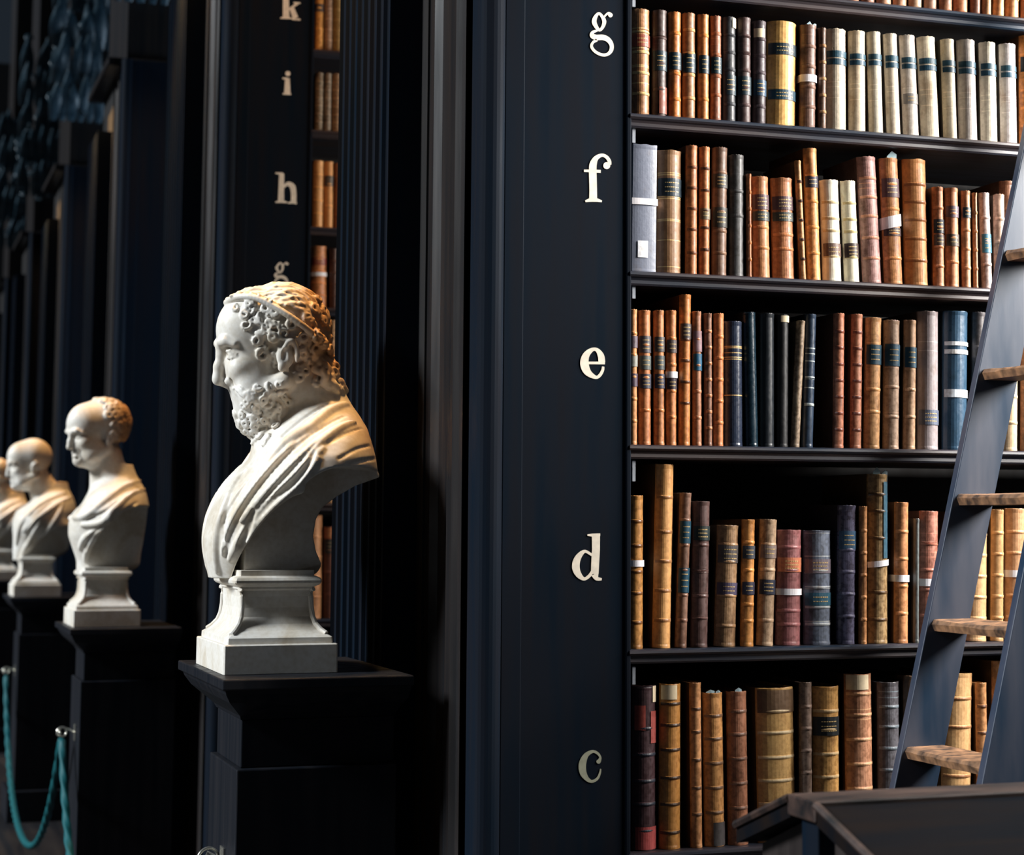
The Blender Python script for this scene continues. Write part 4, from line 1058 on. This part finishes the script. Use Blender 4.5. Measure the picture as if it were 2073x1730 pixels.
# ---- the other busts, in the same units
def plain_bust(k, label, kind):
    t = empty('marble_bust', (XB+HX, YB+HY+DD*k, SZ(k)))
    tag(t, label, 'bust', 'marble busts on pedestals')
    R = np.random.RandomState(10+k)
    S = Sculpt((372, 568, -215), (765, 1190, 215), 3.4)
    if kind == 'curly':
        sections = [(800,590,40,44),(840,585,62,62),(880,583,88,110),(905,580,100,150),(940,575,112,185),(965,563,128,196),(1000,590,168,188),(1045,590,168,162),(1090,590,152,128),(1130,580,128,92),(1168,540,88,62)]
        cut = [(740,952),(690,948),(645,944),(610,950),(582,964),(560,988),(532,1012),(510,1044),(494,1082),(482,1126),(478,1185)]
        supp = [(470,1200),(480,1000),(600,940),(680,945),(676,1000),(668,1060),(660,1110),(655,1200)]
        yaw = math.radians(22); off = (-36, -8); fs = .93
    else:
        sections = [(800,640,40,44),(840,630,60,60),(870,622,84,105),(900,610,108,150),(940,585,142,182),(980,575,145,196),(1020,595,168,192),(1060,592,160,160),(1100,580,147,120),(1140,560,128,84),(1178,530,95,56)]
        cut = [(765,1010),(710,1010),(655,1016),(612,1028),(578,1050),(552,1072),(524,1108),(504,1142),(492,1190)]
        supp = [(470,1200),(480,1000),(600,960),(705,1010),(700,1060),(690,1110),(680,1200)]
        yaw = math.radians(4); off = (-45, -2); fs = .93
    torso(S, sections, None, None, 0)
    V0 = S.V.copy()
    if kind == 'curly':
        FR = [([(668,885),(610,905),(560,950),(515,1000),(455,1010)],10),([(655,855),(590,880),(530,925),(470,975),(432,985)],11),([(640,960),(600,980),(560,1010),(520,1060),(495,1120)],9),([(560,1000),(520,1020),(470,1050),(455,1090)],9),([(620,870),(560,900),(510,930),(455,960)],8),([(500,1040),(480,1080),(474,1130)],8),([(560,930),(540,975),(545,1010)],8)]
        FG = [([(640,880),(580,915),(520,965),(460,995)],4.5),([(640,925),(590,960),(545,1000),(505,1060)],5),([(560,960),(552,990),(556,1015)],8),([(520,1010),(480,1050),(468,1100)],4)]
    else:
        FR = [([(700,870),(640,900),(580,940),(520,985),(470,1040)],11),([(670,850),(600,880),(540,915),(490,960)],9),([(650,905),(625,960),(590,1020),(540,1090)],11),([(560,960),(520,1040),(490,1110),(470,1160)],10),([(480,960),(455,1020),(445,1100)],9)]
        FG = [([(610,890),(560,930),(510,980),(470,1040)],5),([(620,930),(590,985),(550,1050),(510,1110)],6),([(530,980),(500,1040),(480,1110)],5)]
    for L, r in FR: folds(S, V0, L, r, False, 8, 1)
    V1 = S.V.copy()
    for L, r in FG: folds(S, V1, L, r, True, 5, 1.5)
    if kind == 'curly':      # ruffled collar tie at the breast
        for i in range(9):
            x = 432+i*9; y = 985+8*math.sin(i*2.1)
            S.chain([(x+14, y-22, 0), (x, y, 12*math.sin(i)), (x-6+i*2, y+26, 20*math.cos(i*1.7))], [6, 8, 4], 3)
    back_cut(S, cut, supp, 62)
    pv = np.array([545., 740., 0.]); ca, sa = math.cos(yaw), math.sin(yaw)
    tall = (lambda y: 700+(y-700)*(.71 if y > 700 else .97)) if kind == 'curly' else (lambda y: 712+(y-700)*.80 if y > 700 else 712+(y-700)*1.08)
    def M_(c):
        c = np.array(c, float); c = np.array([c[0], tall(c[1]), c[2]]); d = c-pv; d[0] *= fs
        return pv+np.array([d[0]*ca+d[2]*sa, d[1], -d[0]*sa+d[2]*ca])+np.array([off[0], off[1], 0])
    n1 = M_((560, 800, 0)); n2 = M_((610, 900, 0))
    if kind == 'curly': S.cap((545,770,0), (566,880,0), 50, 60, 12); S.cap((514,800,0), (530,905,0), 28, 42, 12)
    else: S.cap((550,780,0), (610,890,0), 50, 62, 12); S.cap((525,830,0), (560,900,0), 32, 44, 12)
    face(S, M_, .95, False, True)
    if kind == 'curly': S.ell(M_((585,664,0)), (76,80,74), 10)
    V2 = S.V.copy()
    if kind == 'curly':
        cen = []
        for i in range(1500):
            d = R.randn(3); d /= np.linalg.norm(d)
            if d[1] > .55: continue
            hc = M_((572, 672, 0)); dd = np.array([d[0]*ca+d[2]*sa, d[1], -d[0]*sa+d[2]*ca])
            p = S.shoot(hc, dd, 130, V2)
            if p is None: continue
            # keep the face free: reference-frame test
            rx = d[0]
            if rx < -.34: continue
            if rx < -.05 and d[1] > -.38: continue
            if rx < .12 and d[1] > .0: continue
            if abs(d[2]) > .6 and d[1] > .12 and rx < .42: continue
            if all(np.linalg.norm(p-c) > 16 for c in cen):
                cen.append(p); curl_spiral(S, p, S.grad(p, V2), V2, R.uniform(11, 15), 1.3, 5.2, R.choice([-1, 1]), R.uniform(0, 6))
        gr = lambda P: np.clip((P[:, 0]-530)/60, 0, 1)*np.clip((800-P[:, 1])/60, 0, 1)*.85
    else:
        gr = lambda P: np.clip((P[:, 0]-500)/110, 0, 1)*np.clip((830-P[:, 1])/60, 0, 1)*.5
    dz = SZ(k)-SZ(0)
    place_sculpt(S, 'sculpted_figure', t, Xm, lambda y: Zm(y)+dz, Yc0+DD*k, SX, gr, 1)
    socle(t, k, Zm(1162)+dz)
bearded_bust()
plain_bust(1, 'marble bust of a clean-shaven man with short curly hair, second of the busts', 'curly')
plain_bust(2, 'marble bust of a bald man in a draped cloak, third of the busts', 'bald')
# the fourth bust shows only its shoulder at the left edge of the photo
plain_bust(3, 'marble bust cut by the left photo edge, only its shoulder showing', 'bald')
# ------------------------------------------------------------------ pedestals
ped_mat = wood_mat('pedestal_wood', (.006, .008, .012), (.011, .011, .014), rough=.45, spec=.2, bumpd=.03)
def pedestal(k, label):
    z1 = SZ(k)-.0005; cx = XB+HX; cy = YB+HY+DD*k
    t = empty('pedestal', (cx, cy, 0)); tag(t, label, 'pedestal', 'dark wooden pedestals under the busts')
    def part(o): o.parent = t; o.matrix_parent_inverse = Matrix.Translation((-cx, -cy, 0)); return o
    x0 = XB-.022; xr = XL-.069
    def slab(nm, dx, hy, za, zb, mt=ped_mat): return part(bevel(MB().box(x0+dx, xr, cy-hy, cy+hy, za, zb).build(nm, mt), .003))
    slab('top_slab', 0, .325, z1-.022, z1)
    rings = []
    for f, dx, hy in ((0, .008, .31), (.15, .012, .300), (.4, .024, .275), (.7, .048, .215), (.88, .062, .178), (1, .066, .165)):
        z = z1-.022-.075*f; xa_, xb_ = x0+dx, xr-.001
        rings.append([(xa_, cy-hy, z), (xb_, cy-hy, z), (xb_, cy+hy, z), (xa_, cy+hy, z)][::-1])
    part(MB().loft(rings).build('cornice_moulding', ped_mat))
    slab('frieze_block', .0685, .157, z1-.20, z1-.097)
    slab('shaft', .0565, .184, .16, z1-.20)
    slab('base_block', .020, .24, 0, .16)
    return t
pedestal(0, 'dark wooden pedestal under the big bearded bust')
pedestal(1, 'dark wooden pedestal under the curly-haired bust')
pedestal(2, 'dark wooden pedestal under the bald bust')
pedestal(3, 'dark wooden pedestal at the left photo edge')

# ------------------------------------------------------------------ barrier ropes hung from rings on the pedestals
def ring_pos(k):
    if k == 0: X, Z = at(430, 1738, YB+HY)
    else:
        X, Z = at(126, 1481, YB+HY+DD)
    return Vector((.714 if k == 0 else .695, YB+HY+DD*k, Z))
def hook(k, label):
    p = ring_pos(k); t = empty('rope_hook', tuple(p)); tag(t, label, 'hook', 'polished rope hooks on the pedestals')
    xs_ = XB-.022+.0565
    r = .024 if k == 0 else .018; rp = [(r*math.cos(a)*.97, r*math.cos(a)*.25, r*math.sin(a)) for a in np.linspace(0, 2*math.pi, 25)]
    m = MB().tube(rp, .0038, 8).build('ring', ring_mat, t, True)
    hk = [(xs_-p.x-.002, -.035, .0), (xs_-p.x-.012, -.035, .004), (xs_-p.x-.02, -.03, .012), (-.004, -.02, .018), (-.012, -.024, .004), (-.006, -.03, -.004)]
    MB().tube(hk, .004, 8).build('hook_arm', ring_mat, t, True)
    MB().box(xs_-p.x-.004, xs_-p.x-.0006, -.06, -.01, -.03, .03).build('back_plate', ring_mat, t)
hook(0, 'pale metal ring and hook on the bearded bust pedestal, cut by the bottom edge')
hook(1, 'pale metal ring and hook on the pedestal of the curly-haired bust')
hook(2, 'pale metal ring and hook on the pedestal of the bald bust')
def rope(k, sag, label):
    a, b = ring_pos(k), ring_pos(k+1); a = a+Vector((.0, .016, -.032)); b = b-Vector((.0, .016, .032)); P = []
    n = 420
    for i in range(n+1):
        t = i/n; p = a.lerp(b, t); c = (math.cosh((t-.5)*5)-math.cosh(2.5))/(math.cosh(2.5)-1)
        P.append((p.x-.012*math.sin(math.pi*t), p.y, p.z+sag*c))
    o = MB().tube(P, .0135, 12, twist=.55, lobes=3, amp=.16).build('barrier_rope', rope_mat, None, True)
    tag(o, label, 'rope', 'teal barrier ropes')
rope(0, .62, 'twisted teal rope rising to the ring on the second pedestal')
rope(1, .60, 'teal rope sagging between the second and third pedestals')

# ------------------------------------------------------------------ ladder
YLf = 3.86; TH = .024
def Lp(x, y, Y=YLf): return at(x, y, Y)
def stile(Y, shift=(0, 0)):
    A = Lp(1812, 1588); B = Lp(2069, 318); A2 = Lp(1900, 1588); 
    ax = (B[0]-A[0])/(B[1]-A[1]); w_ = Lp(1954, 1320)[0]-Lp(1869, 1320)[0]
    z0, z1 = .02, 3.4
    xs = lambda z: A[0]+(z-A[1])*ax
    pts = [(xs(z0), z0), (xs(z0)+w_, z0), (xs(z1)+w_, z1), (xs(z1), z1)]
    v = [(x+shift[0], Y, z) for x, z in pts]+[(x+shift[0], Y+TH, z) for x, z in pts]
    f = [(0,1,2,3),(7,6,5,4),(0,4,5,1),(1,5,6,2),(2,6,7,3),(3,7,4,0)]
    return v, f, xs, w_
lad = empty('ladder', (Lp(1812, 1588)[0]-.3, 3.7, 0)); tag(lad, 'blue-grey wooden library ladder with worn treads leaning before the shelves', 'ladder')
def lpart(o, lab=None):
    o.parent = lad; o.matrix_parent_inverse = Matrix.Translation(-Vector(lad.location))
    if lab: o['label'] = lab
    return o
v, f, xs, wl = stile(YLf); lpart(bevel(mesh_obj('stile', v, f, wood_ladder), .002))
YLn = YLf/1.09-TH
v, f, _, _ = stile(YLn); lpart(bevel(mesh_obj('stile', v, f, wood_ladder), .002))
for (xl_, yl_) in ((2040, 505), (1990, 745), (1938, 998), (1886, 1252), (1840, 1510), (1795, 1765), (2092, 262), (2140, 20)):
    X, Z = Lp(xl_, yl_, YLf)
    rr = random.Random(int(yl_)); n = 9; V = []; Fc = []
    # tread: a thick board spanning the two stiles, its front edge worn hollow
    ys_ = np.linspace(YLn+TH-.004, YLf+.004, 12)
    for y in ys_:
        u = (y-ys_[0])/(ys_[-1]-ys_[0]); wear = .004*math.sin(math.pi*u)+.0015*rr.random()
        x0_ = xs(Z)+.004+.004*rr.random(); x1_ = xs(Z)+wl-.006
        V += [(x0_, y, Z-.010-.003*rr.random()), (x0_+.005, y, Z-wear-.001), (x0_+.012, y, Z-wear), (x1_, y, Z), (x1_, y, Z-.026), (x0_+.006, y, Z-.026)]
    for i in range(11):
        for j in range(6):
            a, b = i*6+j, i*6+(j+1) % 6; Fc.append((a, b, b+6, a+6))
    Fc += [tuple(range(5, -1, -1)), tuple(66+i for i in range(6))]
    lpart(mesh_obj('tread', V, Fc, wood_tread), 'worn orange-brown tread')

# ------------------------------------------------------------------ gable-topped display desk in the foreground
desk = empty('display_desk', (1.9, 3.05, 0)); tag(desk, 'dark wooden display desk with sloping lids in the right foreground', 'desk')
def dpart(o, lab=None):
    o.parent = desk; o.matrix_parent_inverse = Matrix.Translation(-Vector(desk.location))
    if lab: o['label'] = lab
    return o
YR = 2.98                                       # ridge line
Xr, Zr = at(1600, 1611, YR+.05)
X1_ = 3.4
Xf, Zf_ = at(1662, 1636, YR-.05)
# lid slopes: front one falls towards the camera, back one away from it
ex, ez = .0, .0
fe_y = YR-.50
fx_, fz_ = at(1815, 1748, YR-.25); slope_f = (Zf_-fz_)/.20
fz_low = Zf_-slope_f*.45
bx_, bz_ = at(1478, 1668, YR+.26); slope_b = (Zr-bz_)/.21
Z_r = Zr
def slab_quad(p0, p1, p2, p3, t):               # slab of thickness t below a quad
    V = [tuple(p) for p in (p0, p1, p2, p3)]; V += [(x, y, z-t) for x, y, z in V]
    return V, [(0,1,2,3),(7,6,5,4),(0,4,5,1),(1,5,6,2),(2,6,7,3),(3,7,4,0)]
xl = Xr
yb2 = YR+.27; zb2 = Z_r-slope_b*.22
v, f = slab_quad((xl, YR-.045, Z_r-.003), (X1_, YR-.045, Z_r-.003), (X1_, fe_y, fz_low), (xl, fe_y, fz_low), .03); dpart(mesh_obj('front_lid', v, f, wood_desk))
v, f = slab_quad((xl, yb2, zb2), (X1_, yb2, zb2), (X1_, YR+.05, Z_r-.003), (xl, YR+.05, Z_r-.003), .03); dpart(mesh_obj('back_lid', v, f, wood_desk))
dpart(bevel(MB().box(xl-.004, X1_, YR-.05, YR+.055, Z_r-.03, Z_r+.004).build('ridge_board', wood_trim), .003))
for (ya, za_, yb_, zb_) in ((YR-.05, Z_r, fe_y, fz_low+.003), (YR+.05, Z_r, yb2, zb2+.003)):
    dpart(MB().tube([(xl-.002, ya, za_-.002), (xl-.002, yb_, zb_-.002)], .007, 6).build('edge_moulding', wood_trim))
gab = [(fe_y+.02, 0.35), (fe_y+.02, fz_low-.03), (YR-.05, Z_r-.035), (YR+.05, Z_r-.035), (yb2-.02, zb2-.03), (yb2-.02, .35)]
dpart(MB().prism_x(gab, xl+.04, xl+.055).build('gable_panel', wood_mat('gable_wood', (.012, .009, .009), (.022, .015, .013), rough=.5)))
dpart(bevel(MB().box(xl+.01, xl+.045, YR-.03, YR+.03, 0.0, Z_r-.03).build('gable_post', wood), .003))
dpart(MB().prism_x([(fe_y+.02, .35), (fe_y+.02, fz_low-.03), (yb2-.02, zb2-.03), (yb2-.02, .35)], xl+.06, X1_).build('desk_body', wood_desk))
for (x, y) in ((xl+.05, fe_y+.05), (xl+.05, yb2-.05), (X1_-.05, fe_y+.05), (X1_-.05, yb2-.05)):
    dpart(bevel(MB().box(x-.03, x+.03, y-.03, y+.03, 0, .36).build('leg', wood_desk), .003))
